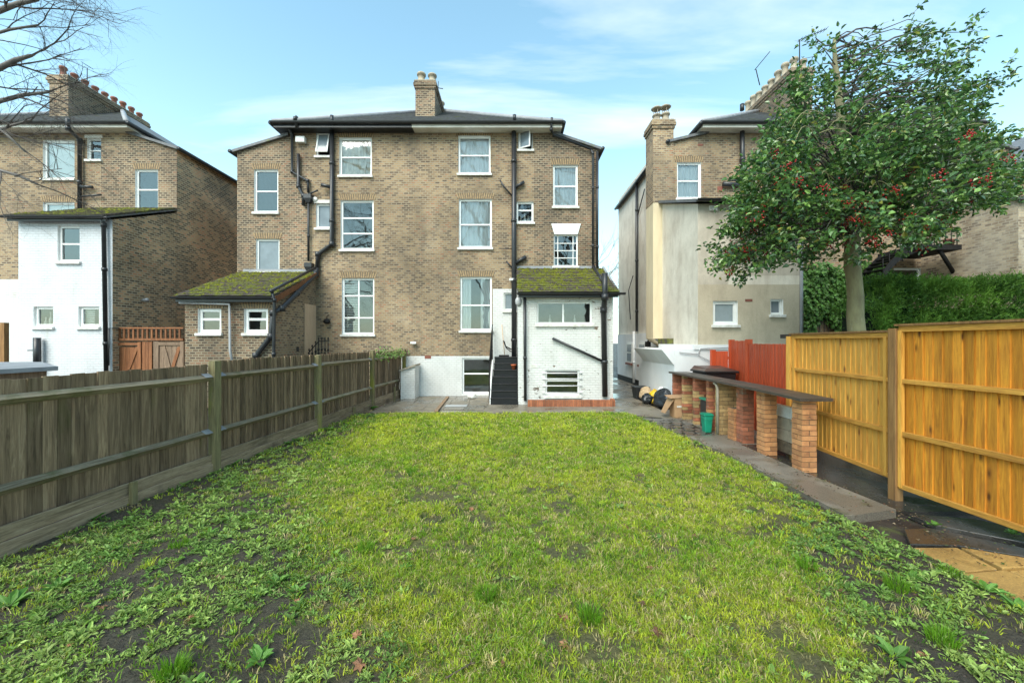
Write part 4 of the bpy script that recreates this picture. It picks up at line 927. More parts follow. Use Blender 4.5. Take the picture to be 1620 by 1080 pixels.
# single bigger tufts of grass
def tuft(x, y, n, ln, label, spread=.07):
    a = R.rand(n)*2*np.pi; r = spread*np.sqrt(R.rand(n)); px, py = x+np.cos(a)*r, y+np.sin(a)*r; le = R.uniform(.1, .75, n)
    c = np.array([.15,.31,.02])*R.uniform(.7, 1.35, (n, 1))
    me = blades_mesh('grass_tuft', np.stack([px-x, py-y, lawn_h(px, py)-lawn_h(np.array([x]), np.array([y]))], 1), np.stack([np.cos(a)*le, np.sin(a)*le], 1), ln*R.uniform(.5, 1.15, n), np.full(n, .0055), c, MAT['grass'], .5, R)
    o = link('grass_tuft', me, None, (x, y, float(lawn_h(np.array([x]), np.array([y]))[0])-.004)); tag(o, label, 'grass', 'tufts of longer grass'); return o
for u, v, n, ln, lb in ((933, 985, 150, .13, 'bright upright tuft of long grass in the middle of the front lawn'), (768, 950, 150, .10, 'spreading light green grass tuft left of the upright tuft in the front lawn'),
        (652, 750, 90, .17, 'lone dark green grass tuft in the left half of the lawn further back'), (272, 1068, 170, .12, 'long yellow green tuft of grass at the bottom edge among the weeds'),
        (1276, 905, 120, .11, 'green tuft of grass right of centre just left of the sandstone slabs'), (1490, 1020, 150, .12, 'broad tuft of long grass near the bottom right corner'),
        (1420, 940, 130, .11, 'grass tuft among soil below the yellow slabs'), (1500, 915, 80, .08, 'small grass tuft against the left edge of the yellow slabs'), (578, 875, 90, .10, 'dark green grass tuft left of the pink fallen leaf'), (282, 868, 110, .07, 'low spreading yellow green tuft among weeds near the fence')):
    x, y, _ = G(u, v); tuft(x, y, n, ln, lb)
# broad-leaved weeds
ORD = ['first', 'second', 'third', 'fourth', 'fifth', 'sixth', 'seventh', 'eighth', 'ninth', 'tenth', 'eleventh', 'twelfth', 'thirteenth', 'fourteenth', 'fifteenth', 'sixteenth', 'seventeenth', 'eighteenth', 'nineteenth', 'twentieth']
WSEEN = {}
def wlab(u, v):
    x, y, _ = G(u, v); z = 'at the foot of the left fence' if x < xf(y)+.55 else 'in the weedy left part of the lawn' if u < 700 else 'on the right of the lawn towards the slabs'
    WSEEN[z] = WSEEN.get(z, -1) + 1; return 'broad-leaved weed %s, %s from the left' % (z, ORD[WSEEN[z]])
def rosette(x, y, n, ln, label, group='broad-leaved weeds'):
    a = np.arange(n)*2.4 + R.rand(n); el = R.uniform(.25, 1.0, n); z = float(lawn_h(np.array([x]), np.array([y]))[0])
    d = np.stack([np.cos(a), np.sin(a), el], 1); pos = np.stack([np.cos(a)*.012, np.sin(a)*.012, np.zeros(n)+.002], 1)
    c = np.array([.10,.23,.035])*R.uniform(.75, 1.35, (n, 1)) + np.array([.03,.03,0])*R.rand(n, 1)
    me = leaves_mesh('broadleaf_weed', pos, d, np.tile([[0, 0, 1.0]], (n, 1)), ln*R.uniform(.6, 1.1, n), ln*R.uniform(.32, .5, n), c, MAT['leaf'], .18)
    return tag(link('broadleaf_weed', me, None, (x, y, z)), label, 'weed', group)
for u, v, n, ln, lb in sorted(((440, 925, 11, .10, None), (470, 940, 9, .09, None), (90, 935, 10, .11, None), (15, 960, 9, .15, None), (412, 1045, 8, .11, None), (145, 825, 12, .12, None), (185, 802, 12, .12, None),
        (40, 858, 9, .11, None), (235, 778, 8, .10, None), (300, 758, 10, .13, None), (322, 748, 10, .12, None), (368, 738, 10, .14, None), (405, 722, 8, .11, None), (455, 704, 9, .12, None), (472, 698, 9, .12, None), (520, 682, 9, .13, None), (588, 648, 12, .2, None),
        (520, 706, 9, .11, None), (1415, 1040, 7, .13, None), (1560, 945, 6, .12, None), (1612, 975, 7, .12, None), (1443, 922, 9, .07, None), (1602, 850, 7, .08, None), (1478, 836, 8, .08, None), (330, 850, 9, .08, None), (640, 905, 7, .07, None), (1040, 855, 7, .06, None))):
    x, y, _ = G(u, v); rosette(x, y, n, ln, wlab(u, v))
# fallen leaves and twigs
MAT['dead_leaf'] = M_('dead_leaf', (.33,.15,.065), (.15,.065,.035), rough=.6, scale=18, rand=.45, rand_off=True)
lf = MB(); pr = []
for j in range(14):
    a = 2*math.pi*j/14; r_ = .055*(1.0 if j % 2 == 0 else .58)*(1.15 if j == 0 else 1); pr.append((math.cos(a)*r_, math.sin(a)*r_, .012*math.sin(a*2+1)+.01*(j % 2)))
lf.add([(0, 0, .004)] + pr, [[0, 1+j, 1+(j+1) % 14] for j in range(14)]); lf.tube([(0, 0, .004), (-.05, .004, .006)], .0016, 4); lfm = lf.mesh('fallen_leaf', MAT['dead_leaf'])
LSEEN = {}
for i, (u, v) in enumerate(sorted([(300,982),(890,985),(612,843),(655,857),(130,843),(88,868),(795,1060),(893,1032),(745,805),(990,838),(1100,858),(1028,905),(1370,860),(1250,920),(1285,910),(1395,930),(1450,955),(1460,1040),(1250,955),(1200,870),(1330,940),(570,1055),(690,690),(815,722),(875,745),(942,720),(925,712),(1010,758),(420,745),(310,778),(565,1010),(1015,960),(1130,905),(1040,1010),(160,965),(350,922),(470,955),(110,1030)])):
    x, y, _ = G(u, v); z = float(lawn_h(np.array([x]), np.array([y]))[0])
    o = link('fallen_leaf', lfm, None, (x, y, z+.018), (rg.uniform(-.35, .35), rg.uniform(-.35, .35), rg.random()*6.3)); s = rg.uniform(.38, .95); o.scale = (s, s, s)
    z = 'nearest strip of lawn' if v > 940 else 'middle strip of lawn' if v > 800 else 'far half of the lawn'
    LSEEN[z] = LSEEN.get(z, -1) + 1; tag(o, 'curled brown fallen leaf on the %s, %s from the left' % (z, ORD[LSEEN[z]]), 'leaf', 'fallen leaves')
for u0, v0, u1, v1, lb in ((705, 1078, 770, 1052, 'long thin reddish twig at the bottom edge of the lawn'), (1325, 905, 1365, 920, 'short dark twig beside the grass tuft on the right'), (655, 708, 690, 700, 'small forked twig on the far left part of the lawn'), (1045, 1000, 1100, 1012, 'thin twig in the lawn right of the bright tuft')):
    a, b = Vector(G(u0, v0)), Vector(G(u1, v1)); mb = MB(); mz = Vector((0, 0, .035))
    mb.tube([a+mz*.6, (a+b)/2+mz+Vector((.02, .03, 0)), b+mz*.7], [.006, .005, .003], 5); mb.tube([(a+b)/2+mz, (a+b)/2+mz+Vector((.05, .09, .01))], [.004, .002], 4)
    tag(mb.build('twig', M_('twig_bark', (.11,.07,.05), (.06,.04,.03))), lb, 'twig')

# clods and crumbs of earth on the bare ground
x, y = scatter(60000, 1.7, 7.5); keep = R.rand(len(x)) < np.clip(weediness(x, y)*1.1 + .12*(1-cover(x, y)), 0, 1)*.55; x, y = x[keep], y[keep]; n = len(x)
cs = np.clip(R.lognormal(-5.25, .45, n), .002, .016)[:, None, None]
ov = np.array([[1,0,0],[-1,0,0],[0,1,0],[0,-1,0],[0,0,.7],[0,0,-.7]], float)[None]*cs*R.uniform(.6, 1.4, (n, 6, 1)); of = np.array([[0,2,4],[2,1,4],[1,3,4],[3,0,4],[2,0,5],[1,2,5],[3,1,5],[0,3,5]])
cv = (np.stack([x, y, lawn_h(x, y)+.001], 1)[:, None, :] + ov).reshape(-1, 3); cf = (np.arange(n)[:, None, None]*6 + of[None]).reshape(-1, 3)
cc = np.repeat(np.array([.06,.045,.035])*R.uniform(.45, 1.8, (n, 1)), 6, 0)
o = link('soil_crumbs', np_mesh('soil_crumbs', cv, np.zeros((0, 4), int), cf, MAT['leaf'], cc, smooth=False)); tag(o, 'crumbs and clods of dark earth on the bare parts of the lawn', 'soil', kind='stuff')
# crumbs of soil and leaf litter on the slabs and along the path edges
n = 1500; ly = R.uniform(2.6, 10.5, n); lx = np.where(R.rand(n) < .55, R.normal(4.3, .1, n), np.where(ly < 4.6, R.uniform(3.75, 4.8, n), xr_(ly)+np.abs(R.normal(.06, .07, n))))
lz = np.where((ly > 4.4) & (ly < 7.9) & (lx < 4.24), .048, .03); a = R.rand(n)*6.28; ll_ = R.uniform(.008, .03, n)
pal = np.array([[.22,.1,.05],[.06,.045,.03],[.34,.24,.14],[.12,.16,.04],[.1,.07,.05]])[R.randint(0, 5, n)]
o = link('leaf_litter', leaves_mesh('leaf_litter', np.stack([lx, ly, lz], 1), np.stack([np.cos(a), np.sin(a), R.uniform(-.1, .4, n)], 1), np.tile([[0, 0, 1.0]], (n, 1)) + R.normal(0, .3, (n, 3)), ll_, ll_*R.uniform(.4, .9, n), pal*R.uniform(.6, 1.3, (n, 1)), MAT['leaf']))
tag(o, 'crumbs of soil and dead leaf litter scattered along the path and wet slabs', 'leaf litter', kind='stuff')

# ------------------------------------------------------------------ left timber fence
fl = thing('timber_fence', 'weathered mossy closeboard timber fence along the left of the lawn', 'fence', (xf(5.84), 5.84, 0))
posts = [3.1, 5.84, 8.57, 11.3, 13.9]
def bmesh_box(name, hx, hy, hz, mat, taper=0.0):
    mb = MB(); v = [(sx*hx*(1-taper*(sy > 0)), sy*hy, sz*hz) for sz in (-1, 1) for sx, sy in ((-1,-1),(1,-1),(1,1),(-1,1))]
    mb.add(v, [(0,3,2,1),(4,5,6,7),(0,1,5,4),(1,2,6,5),(2,3,7,6),(3,0,4,7)]); return mb.mesh(name, mat)
pm = MB(); pm.box(-.05, .05, -.06, .06, -.3, 1.66); pm.add([(-.05,-.06,1.661),(.05,-.06,1.661),(.05,.06,1.661),(-.05,.06,1.661),(0,0,1.675)], [(0,1,4),(1,2,4),(2,3,4),(3,0,4)]); pm = pm.mesh('post', MAT['post_old'])
for y in posts:
    link('post', pm, fl, (xf(y)+.02, y, random.uniform(-.02, .03)), (0, random.uniform(-.012, .012), FA))
bw = bmesh_box('board', .010, .066, .70, MAT['fence_old'], .45); bn = bmesh_box('board', .011, .060, .70, MAT['fence_old'], .6)
for i, (ya, yb) in enumerate(zip(posts, posts[1:])):
    Lb_ = math.hypot(yb-ya, xf(yb)-xf(ya)); n = int((yb-ya-.12)/(.115 if i == 0 else .088)); ym = (ya+yb)/2
    for j in range(n):
        y = ya + .06 + (yb-ya-.12)*(j+.5)/n
        link('board', bw if i == 0 else bn, fl, (xf(y)-.045+random.uniform(-.006, .004), y, .96+random.uniform(-.012, .012) - (0.02 if i == 3 else .055 if i == 0 else 0)), (random.uniform(-.006, .006), random.uniform(-.01, .01), FA+(.05 if i == 0 else .16)+random.uniform(-.04, .04)))
    for z in (.60, 1.42):
        mb = MB(); hl_ = Lb_/2-.05
        mb.add([(-.035,-hl_,-.05),(.035,-hl_,.01),(-.035,-hl_,.05),(-.035,hl_,-.05),(.035,hl_,.01),(-.035,hl_,.05)], [(0,1,2),(5,4,3),(0,3,4,1),(1,4,5,2),(2,5,3,0)])
        link('rail', mb.mesh('rail', MAT['rail_old']), fl, (xf(ym)+.01, ym, z+random.uniform(-.01, .01)), (random.uniform(-.004, .004), 0, FA))
        for s in (-1, 1):
            if (i, s) == (0, -1): continue
            yy = ym + s*(hl_-.07); mb = MB(); mb.obox((.002, 0, .033), (.040,0,-.026), (0,.07,0), (.0012,0,.0018)); link('rail_bracket', mb.mesh('rail_bracket', MAT['lead']), fl, (xf(yy)+.012, yy, z), (0, 0, FA))
    for k, (z, off) in enumerate(((.075, .035), (.215, .012))):
        mb = MB(); mb.box(-.014, .014, -Lb_/2+.055, Lb_/2-.055, -.07, .069); link('gravel_board', mb.mesh('gravel_board', MAT['gravel_old']), fl, (xf(ym)+off, ym, z), (random.uniform(-.004, .004), random.uniform(-.04, .04), FA)).modifiers.new('bevel', 'BEVEL').width = .004
for y, h_ in ((4.62, .3), (10.1, .26), (12.9, .45)):
    mb = MB(); mb.box(-.025, .025, -.03, .03, -.1, h_); link('peg', mb.mesh('peg', MAT['post_old']), fl, (xf(y)+.075, y, 0), (0, 0, FA))

# ------------------------------------------------------------------ golden fence on the right
fg = thing('timber_fence', 'new golden closeboard timber fence on the right of the path', 'fence', (4.75, 4.84, 0))
FP = [(4.86, 2.86), (4.735, 4.84), (4.92, 6.92)]
def seg(a, b, t): return (a[0]+(b[0]-a[0])*t, a[1]+(b[1]-a[1])*t)
for i, (ztop, zbot) in enumerate(((2.10, .17), (2.03, .25))):
    a, b = FP[i], FP[i+1]; Ls = math.hypot(b[0]-a[0], b[1]-a[1]); ang = -math.atan2(b[0]-a[0], b[1]-a[1])
    t0, t1 = .05/Ls, 1-.05/Ls; n = int(Ls/.102)
    hz_ = (ztop-zbot)/2-.02
    bm_ = bmesh_box('board', .008, .059, hz_, MAT['gold_deep' if i == 0 else 'gold'], .5)
    for j in range(n):
        x, y = seg(a, b, t0+.02+(t1-t0-.04)*(j+.5)/n)
        link('board', bm_, fg, (x+.03+random.uniform(-.003, .003), y, (ztop+zbot)/2+random.uniform(-.004, .004)), (0, random.uniform(-.003, .003), ang-.10+random.uniform(-.03, .03)))
    xm, ym = seg(a, b, .5); hl_ = Ls/2-.055
    for z, hh in ((ztop, .035), (1.47, .028), (.83, .03), (zbot+.02, .03)):
        mb = MB(); mb.box(-.024, .014, -hl_, hl_, -hh, hh); o = link('rail', mb.mesh('rail', MAT['gold_rail']), fg, (xm, ym, z), (0, 0, ang)); o.modifiers.new('bevel', 'BEVEL').width = .004
    mb = MB(); mb.box(-.05, .06, -hl_-.03, hl_+.03, 0, .025); link('capping', mb.mesh('capping', MAT['gold_post']), fg, (xm, ym, ztop+.037), (0, 0, ang))
    for t in ((t0+.012, 1-.075/Ls) if i == 0 else (t0+.035, t1-.035)):
        x, y = seg(a, b, t); mb = MB(); mb.box(-.030, -.0242, -.022, .022, zbot+.01, ztop-.02); mb.box(-.0242, .012, -.022, .022, zbot+.051, ztop-.036); link('stile', mb.mesh('stile', MAT['gold']), fg, (x, y, 0), (0, 0, ang))
for (x, y), m_, h_ in zip(FP, ('gold_post', 'gold_post', 'gold'), (2.1, 2.11, 2.04)):
    mb = MB(); mb.box(-.05, .05, -.05, .05, -.3, h_); link('post', mb.mesh('post', MAT[m_]), fg, (x, y, 0)).modifiers.new('bevel', 'BEVEL').width = .004

# ------------------------------------------------------------------ red fence
fr_ = thing('timber_fence', 'red stained timber fence with vertical slats behind the brick bin store', 'fence', (5.3, 8.6, 0))
RP = [((4.98, 7.05), (5.5, 9.1), 1.90, .075, True), ((5.5, 9.1), (5.95, 10.6), 1.97, .2, False), ((5.93, 10.72), (5.6, 10.86), 1.68, .14, False)]
for a, b, zt, bwid, slat in RP:
    Ls = math.hypot(b[0]-a[0], b[1]-a[1]); ang = -math.atan2(b[0]-a[0], b[1]-a[1]); n = max(2, int(Ls/bwid))
    bm_ = bmesh_box('slat' if slat else 'board', .010, Ls/n/2*(.82 if slat else .98), zt/2, MAT['red_wood'])
    for j in range(n):
        x, y = seg(a, b, (j+.5)/n); link('slat' if slat else 'board', bm_, fr_, (x-.02+(j % 2)*.006, y, zt/2+random.uniform(-.008, .008)), (0, 0, ang))
    for z in (.5, 1.5):
        mb = MB(); mb.box(-.02, .02, -Ls/2, Ls/2, -.04, .04); link('rail', mb.mesh('rail', MAT['red_wood']), fr_, ((a[0]+b[0])/2+.03, (a[1]+b[1])/2, z), (0, 0, ang))
for x, y, z in ((5.5, 9.1, 2.0), (5.95, 10.62, 2.0), (5.58, 10.88, 1.72), (5.0, 7.05, 1.9)):
    mb = MB(); mb.box(-.055, .055, -.055, .055, -.2, z); link('post', mb.mesh('post', MAT['red_wood']), fr_, (x, y, 0))

# ------------------------------------------------------------------ brick bin store
MAT['store_brick'] = M_('store_brick', (.60,.29,.12), (.40,.17,.075), rough=.8, scale=9, bump=.35, bscale=55, rand=.2, rand_off=True, spots=[((.09,.06,.04), 4.0, .66), ((.5,.33,.17), 9.0, .64)])
MAT['store_brick_buff'] = M_('store_brick_buff', (.55,.38,.17), (.38,.24,.105), rough=.8, scale=9, bump=.35, bscale=55, rand=.28, rand_off=True, spots=[((.09,.08,.035), 3.0, .6)])
MAT['store_brick_red'] = M_('store_brick_red', (.46,.16,.085), (.3,.105,.06), rough=.8, scale=9, bump=.35, bscale=55, rand=.35, rand_off=True, spots=[((.4,.32,.24), 5.0, .62), ((.06,.05,.035), 3.0, .62)])
MAT['store_mortar'] = M_('store_mortar', (.2,.155,.1), (.09,.07,.05), rough=.95, scale=12, bump=.5, bscale=50)
MAT['store_slab'] = wet_mat('store_slab', (.085,.065,.05), (.05,.039,.032), (.03,.025,.021), wet=.3)
bs = thing('brick_bin_store', 'low brick bin store with open bays and a long dark slab top', 'bin store', (4.4, 8.1, 0))
CH = .0785
def brick_mesh(l, mat):
    mb = MB(); mb.box(-l/2, l/2, -.0513, .0513, -CH/2+.005, CH/2-.005); return mb.mesh('brick', MAT[mat])
BM = {(l, m): brick_mesh(l, m) for l in (.215, .105) for m in ('store_brick', 'store_brick_buff', 'store_brick_red')}
NB = [0]
def lay(parent, x, y, z, l, m, along_y):
    o = link('brick', BM[(l, m)], parent, (x+rg.uniform(-.004, .004), y+rg.uniform(-.004, .004), z), (0, 0, (math.pi/2 if along_y else 0)+rg.uniform(-.02, .02))); NB[0] += 1
    return o
def pillar(x0, y0, courses, m='store_brick'):          # 215 x 215 pillar, pairs of bricks turned course by course
    mb = MB(); mb.box(x0+.008, x0+.207, y0+.008, y0+.207, 0, courses*CH-.004); p = mb.build('pillar', MAT['store_mortar'], bs)
    for c in range(courses):
        z = (c+.5)*CH
        if c % 2 == 0:
            for k in (0, 1): lay(p, x0+.1075, y0+.0513+k*.1125, z, .215, m, False)
        else:
            for k in (0, 1): lay(p, x0+.0513+k*.1125, y0+.1075, z, .215, m, True)
    return p
def partition(y0, length, courses, ms):                # half-brick wall running away from the path
    x0 = 4.29; mb = MB(); mb.box(x0+.006, x0+length-.006, y0+.008, y0+.096, 0, courses*CH-.004); p = mb.build('partition', MAT['store_mortar'], bs)
    for c in range(courses):
        z = (c+.5)*CH; x = x0
        if c % 2: lay(p, x+.0525, y0+.0513, z, .105, rg.choice(ms), False); x += .115
        while x + .2 < x0 + length: lay(p, x+.1075, y0+.0513, z, .215, rg.choice(ms), False); x += .225
        if x0 + length - x > .09: lay(p, x+.0525, y0+.0513, z, .105, rg.choice(ms), False)
    return p
pillar(4.31, 5.82, 14); pillar(4.31, 6.69, 14); pillar(4.40, 7.47, 14, 'store_brick_red')
pillar(4.36, 7.70, 8, 'store_brick')
partition(8.17, .56, 14, ['store_brick_buff']); partition(8.56, .45, 14, ['store_brick_red', 'store_brick']); partition(9.2, .45, 14, ['store_brick_red', 'store_brick_red', 'store_brick_buff']); partition(9.8, .45, 14, ['store_brick_red', 'store_brick_buff']); partition(10.4, .45, 14, ['store_brick_red'])
zs_ = 14*CH; mb = MB(); n = 24
for i in range(n):
    y0, y1 = 5.74+i*(10.56-5.74)/n, 5.74+(i+1)*(10.56-5.74)/n; s0 = -.03*math.exp(-(y0-5.74)*1.2); s1 = -.03*math.exp(-(y1-5.74)*1.2)
    a = [(4.22, y0, zs_+.032+s0), (4.70, y0, zs_+.032+s0), (4.70, y1, zs_+.032+s1), (4.22, y1, zs_+.032+s1)]
    mb.add([(x, y, z-.03) for x, y, z in a] + [(x, y, z+.012) for x, y, z in a], [(0,3,2,1),(4,5,6,7),(3,0,4,7),(1,2,6,5)] + ([(0,1,5,4)] if i == 0 else []) + ([(2,3,7,6)] if i == n-1 else []))
mb.build('slab_top', MAT['store_slab'], bs)
mb = MB(); mb.box(4.53, 4.82, 5.86, 5.95, zs_-.045, zs_-.001); mb.build('bearer', MAT['gold_post'], bs)
mb = MB(); mb.tube([(4.25, 8.25, zs_-.02), (4.27, 8.2, zs_-.05), (4.275, 8.15, zs_-.12), (4.275, 8.15, .03)], .028, 8); mb.build('downpipe', MAT['pot_buff'], bs)
print('bricks', NB[0])
# low blocks seen through the near bays
tm = thing('block_stack', 'pale concrete blocks and a timber rail behind the near bays of the brick store', 'blocks', (4.75, 6.9, 0))
for z in range(4):
    for j in range(3):
        mb = MB(); mb.box(4.66, 4.75, 6.25+j*.34, 6.25+j*.34+.335, .05+z*.2, .05+z*.2+.195); mb.build('block', MAT['store_mortar'] if z < 1 else MAT['sill'] if z > 2 else MAT['pot_buff'], tm, bevel=.006)
# ------------------------------------------------------------------ bins, bags, boxes
def lumpy(name, c, rx, ry, rz, mat, label, cat, seed=1, amp=.18, loc0=True, group=None):
    r = random.Random(seed); nu, nv = 18, 12; vs_ = []
    ph = [r.random()*6.3 for _ in range(6)]
    for i in range(nv+1):
        th = math.pi*i/nv
        for j in range(nu):
            a = 2*math.pi*j/nu
            k = 1 + amp*(math.sin(3*a+ph[0]+2*th)*.5 + math.sin(5*a+ph[1]-3*th)*.35 + math.sin(7*th+ph[2]+a)*.4 + math.sin(11*a+4*th+ph[3])*.25)
            vs_.append((rx*k*math.sin(th)*math.cos(a), ry*k*math.sin(th)*math.sin(a), max(-rz*math.cos(th)*(1+.12*math.sin(4*a+ph[4])), -rz*.86)+rz*.86))
    mb = MB(); mb.add(vs_, [[i*nu+j, i*nu+(j+1) % nu, (i+1)*nu+(j+1) % nu, (i+1)*nu+j] for i in range(nv) for j in range(nu)], 0, True)
    return tag(mb.build(name, mat, None, 0, c), label, cat, group)
MAT['bag_black'] = M_('black_polythene', (.014,.016,.019), (.03,.033,.037), rough=.22, scale=6, bump=.8, bscale=9, bdist=.03)
MAT['bag_yellow'] = M_('yellow_bag', (.75,.5,.02), (.6,.36,.03), rough=.4, scale=6, bump=.6, bscale=10, bdist=.03)
MAT['bag_pale'] = M_('pale_sack', (.55,.42,.27), (.4,.27,.15), rough=.7, scale=7, bump=.6, bscale=10, bdist=.03)
MAT['card'] = M_('cardboard', (.50,.31,.17), (.4,.235,.12), rough=.85, scale=3, bump=.1)
MAT['bin_brown'] = M_('brown_bin_lid', (.12,.065,.05), (.08,.045,.037), rough=.35, scale=3, bump=.08, bscale=15)
MAT['bin_dark'] = M_('dark_bin', (.02,.021,.023), (.03,.03,.032), rough=.4, scale=3)
MAT['green_plastic'] = M_('green_plastic', (.012,.28,.17), (.01,.22,.13), rough=.35, scale=3, bump=.05)
lumpy('bin_bag', (4.24, 12.3, 0), .17, .2, .17, MAT['bag_black'], 'small black bin bag on the passage floor beside the dark plastic crate', 'bag', 2, .34)
lumpy('paper_sack', (4.38, 12.75, .0), .2, .22, .25, MAT['bag_pale'], 'pale brown sack of rubbish behind the small black bag', 'bag', 3, .3)
lumpy('rubbish_bag', (4.45, 12.25, 0), .14, .17, .24, MAT['bag_yellow'], 'bright yellow rubbish bag between the black bags by the passage', 'bag', 4, .3)
o = lumpy('bin_bag', (4.40, 11.55, 0), .19, .3, .3, MAT['bag_black'], 'large shiny black bin bag leaning beside the cardboard box', 'bag', 5, .3)
o.rotation_euler = (0, rad(16), .4)
lumpy('rubbish_bag', (4.53, 11.9, 0), .12, .15, .3, MAT['white'], 'small white carrier bag behind the large black bin bag', 'bag', 7)
t = thing('storage_crate', 'dark grey plastic crate at the far end of the rubbish pile by the passage', 'crate', (4.5, 13.4, 0))
mb = MB(); mb.add([(4.2,13.2,0),(4.56,13.2,0),(4.56,13.6,0),(4.2,13.6,0),(4.16,13.15,.38),(4.61,13.15,.38),(4.61,13.65,.38),(4.16,13.65,.38)], [(0,3,2,1),(0,1,5,4),(1,2,6,5),(2,3,7,6),(3,0,4,7),(4,5,6,7)]); mb.build('body', MAT['bin_dark'], t, bevel=.02)
mb = MB(); mb.box(4.14, 4.63, 13.13, 13.67, .381, .42); mb.build('rim', MAT['bin_dark'], t, bevel=.012)
t = thing('cardboard_box', 'open cardboard box with a flap hanging out, at the far end of the brick store', 'box', (4.2, 10.2, 0))
mb = MB(); mb.box(4.14, 4.52, 9.98, 10.3, .0, .50); mb.build('body', MAT['card'], t, bevel=.006)
mb = MB(); mb.prism([(4.14, 9.97, .50), (4.14, 10.35, .52), (3.92, 10.3, .10), (3.90, 9.98, .12)], (-.008, 0, .006)); mb.build('flap', MAT['card'], t)
mb = MB(); mb.prism([(4.02, 9.95, .50), (4.55, 9.95, .54), (4.55, 10.32, .56), (4.02, 10.34, .53)], (0, 0, .008)); mb.build('flap', MAT['card'], t)
mb = MB(); mb.box(4.2, 4.5, 9.972, 9.979, .27, .315); mb.build('tape', MAT['sill'], t)
# green caddy standing in a bay
t = thing('recycling_caddy', 'green plastic recycling caddy standing in front of a bay of the brick store', 'bin', (4.2, 8.42, .0))
cx0, cy0 = 4.175, 8.40; mb = MB()
pr = [(.105, 0), (.15, .42)]
mb.add([(cx0+sx*w_, cy0+sy*w_, .006+z) for w_, z in ((.07, 0), (.094, .36)) for sx, sy in ((-1,-1),(1,-1),(1,1),(-1,1))], [(0,3,2,1),(0,1,5,4),(1,2,6,5),(2,3,7,6),(3,0,4,7),(4,5,6,7)]); mb.build('body', MAT['green_plastic'], t, bevel=.02)
mb = MB(); mb.box(cx0-.105, cx0+.105, cy0-.105, cy0+.105, .367, .40); mb.box(cx0-.09, cx0+.09, cy0-.09, cy0+.09, .4002, .42); mb.build('lid', MAT['green_plastic'], t, bevel=.012)
mb = MB(); mb.tube([(cx0-.105, cy0, .36), (cx0-.11, cy0-.07, .32), (cx0, cy0-.125, .29), (cx0+.11, cy0-.07, .32), (cx0+.105, cy0, .36)], .006, 6); mb.build('handle', MAT['green_plastic'], t)
t = thing('food_bin', 'dark bin with a teal lid half hidden inside a bay of the brick store', 'bin', (4.45, 8.9, 0))
mb = MB(); mb.box(4.34, 4.62, 8.75, 9.05, .006, .62); mb.build('body', MAT['bin_dark'], t, bevel=.02); mb = MB(); mb.box(4.32, 4.64, 8.73, 9.07, .622, .67); mb.build('lid', MAT['green_plastic'], t, bevel=.012)
# brown-lidded bin behind the store
t = thing('wheelie_bin', 'large dark refuse bin with brown lid behind the brick store', 'bin', (5.2, 10.1, 0))
mb = MB(); x0, x1, y0, y1 = 4.82, 5.62, 9.8, 10.5
mb.add([(x0+.06,y0+.06,.1),(x1-.06,y0+.06,.1),(x1-.06,y1-.04,.1),(x0+.06,y1-.04,.1),(x0,y0,1.16),(x1,y0,1.16),(x1,y1,1.16),(x0,y1,1.16)], [(0,3,2,1),(0,1,5,4),(1,2,6,5),(2,3,7,6),(3,0,4,7),(4,5,6,7)]); mb.build('body', MAT['bin_dark'], t, bevel=.03)
mb = MB(); mb.box(x0-.04, x1+.04, y0-.05, y1+.03, 1.161, 1.21); mb.build('rim', MAT['bin_dark'], t, bevel=.015)
mb = MB(); a = [(x0-.03,y0-.04,1.211),(x1+.03,y0-.04,1.211),(x1+.03,y1+.02,1.211),(x0-.03,y1+.02,1.211)]; b = [(x0+.1,y0+.12,1.27),(x1-.1,y0+.12,1.27),(x1-.05,y1,1.31),(x0+.05,y1,1.31)]
mb.add(a+b, [(0,1,5,4),(1,2,6,5),(2,3,7,6),(3,0,4,7),(4,5,6,7)]); mb.build('lid', MAT['bin_brown'], t, bevel=.02)
for x in (x0+.08, x1-.12):
    mb = MB(); mb.tube([(x, y1-.1, .1), (x+.06, y1-.1, .1)], .1, 14); mb.build('wheel', MAT['bin_dark'], t)
    mb = MB(); mb.tube([(x, y0+.12, .09), (x+.06, y0+.12, .09)], .09, 14); mb.build('wheel', MAT['bin_dark'], t)

# ------------------------------------------------------------------ black steps, broom, pot, railings
MAT['step'] = M_('black_painted_step', (.011,.0115,.013), (.022,.022,.024), rough=.32, scale=5, bump=.25, bscale=16, spots=((.1,.1,.1), 9.0, .7), stretch=(1, 3, 6), spec=.3)
t = thing('entrance_steps', 'flight of black painted steps up to the back door of the middle house', 'steps', (-.2, 12.9, 0))
sx0, sx1 = -.66, .17; nS = 7; rise = 1.42/nS; run = .215
for i in range(nS):
    y = 12.1 + i*run; last = i == nS-1
    mb = MB(); mb.box(sx0+i*.012, sx1, y, 13.97 if last else y+run+.0, 0 if i == 0 else i*rise-.2, (i+1)*rise-.03); mb.build('riser', MAT['step'], t)
    mb = MB(); mb.box(sx0+i*.012-.015, sx1+.004, y-.025, 13.965 if last else y+run+.005, (i+1)*rise-.029, (i+1)*rise); mb.build('tread', MAT['step'], t, bevel=.012)
mb = MB(); mb.prism([(sx0-.035, 12.14, 0), (sx0-.035, 13.9, 0), (sx0-.035, 13.9, 1.36), (sx0-.035, 12.14, .12)], (.03, 0, 0)); mb.build('side_wall', MAT['white'], t)
mb = MB(); mb.prism([(.172, 12.02, .02), (.172, 12.1, .02), (.172, 13.3, 1.36), (.172, 13.3, 1.75), (.172, 13.22, 1.75)], (.014, 0, 0)); 
mb.build('string', MAT['black_iron'], t)
mb = MB()
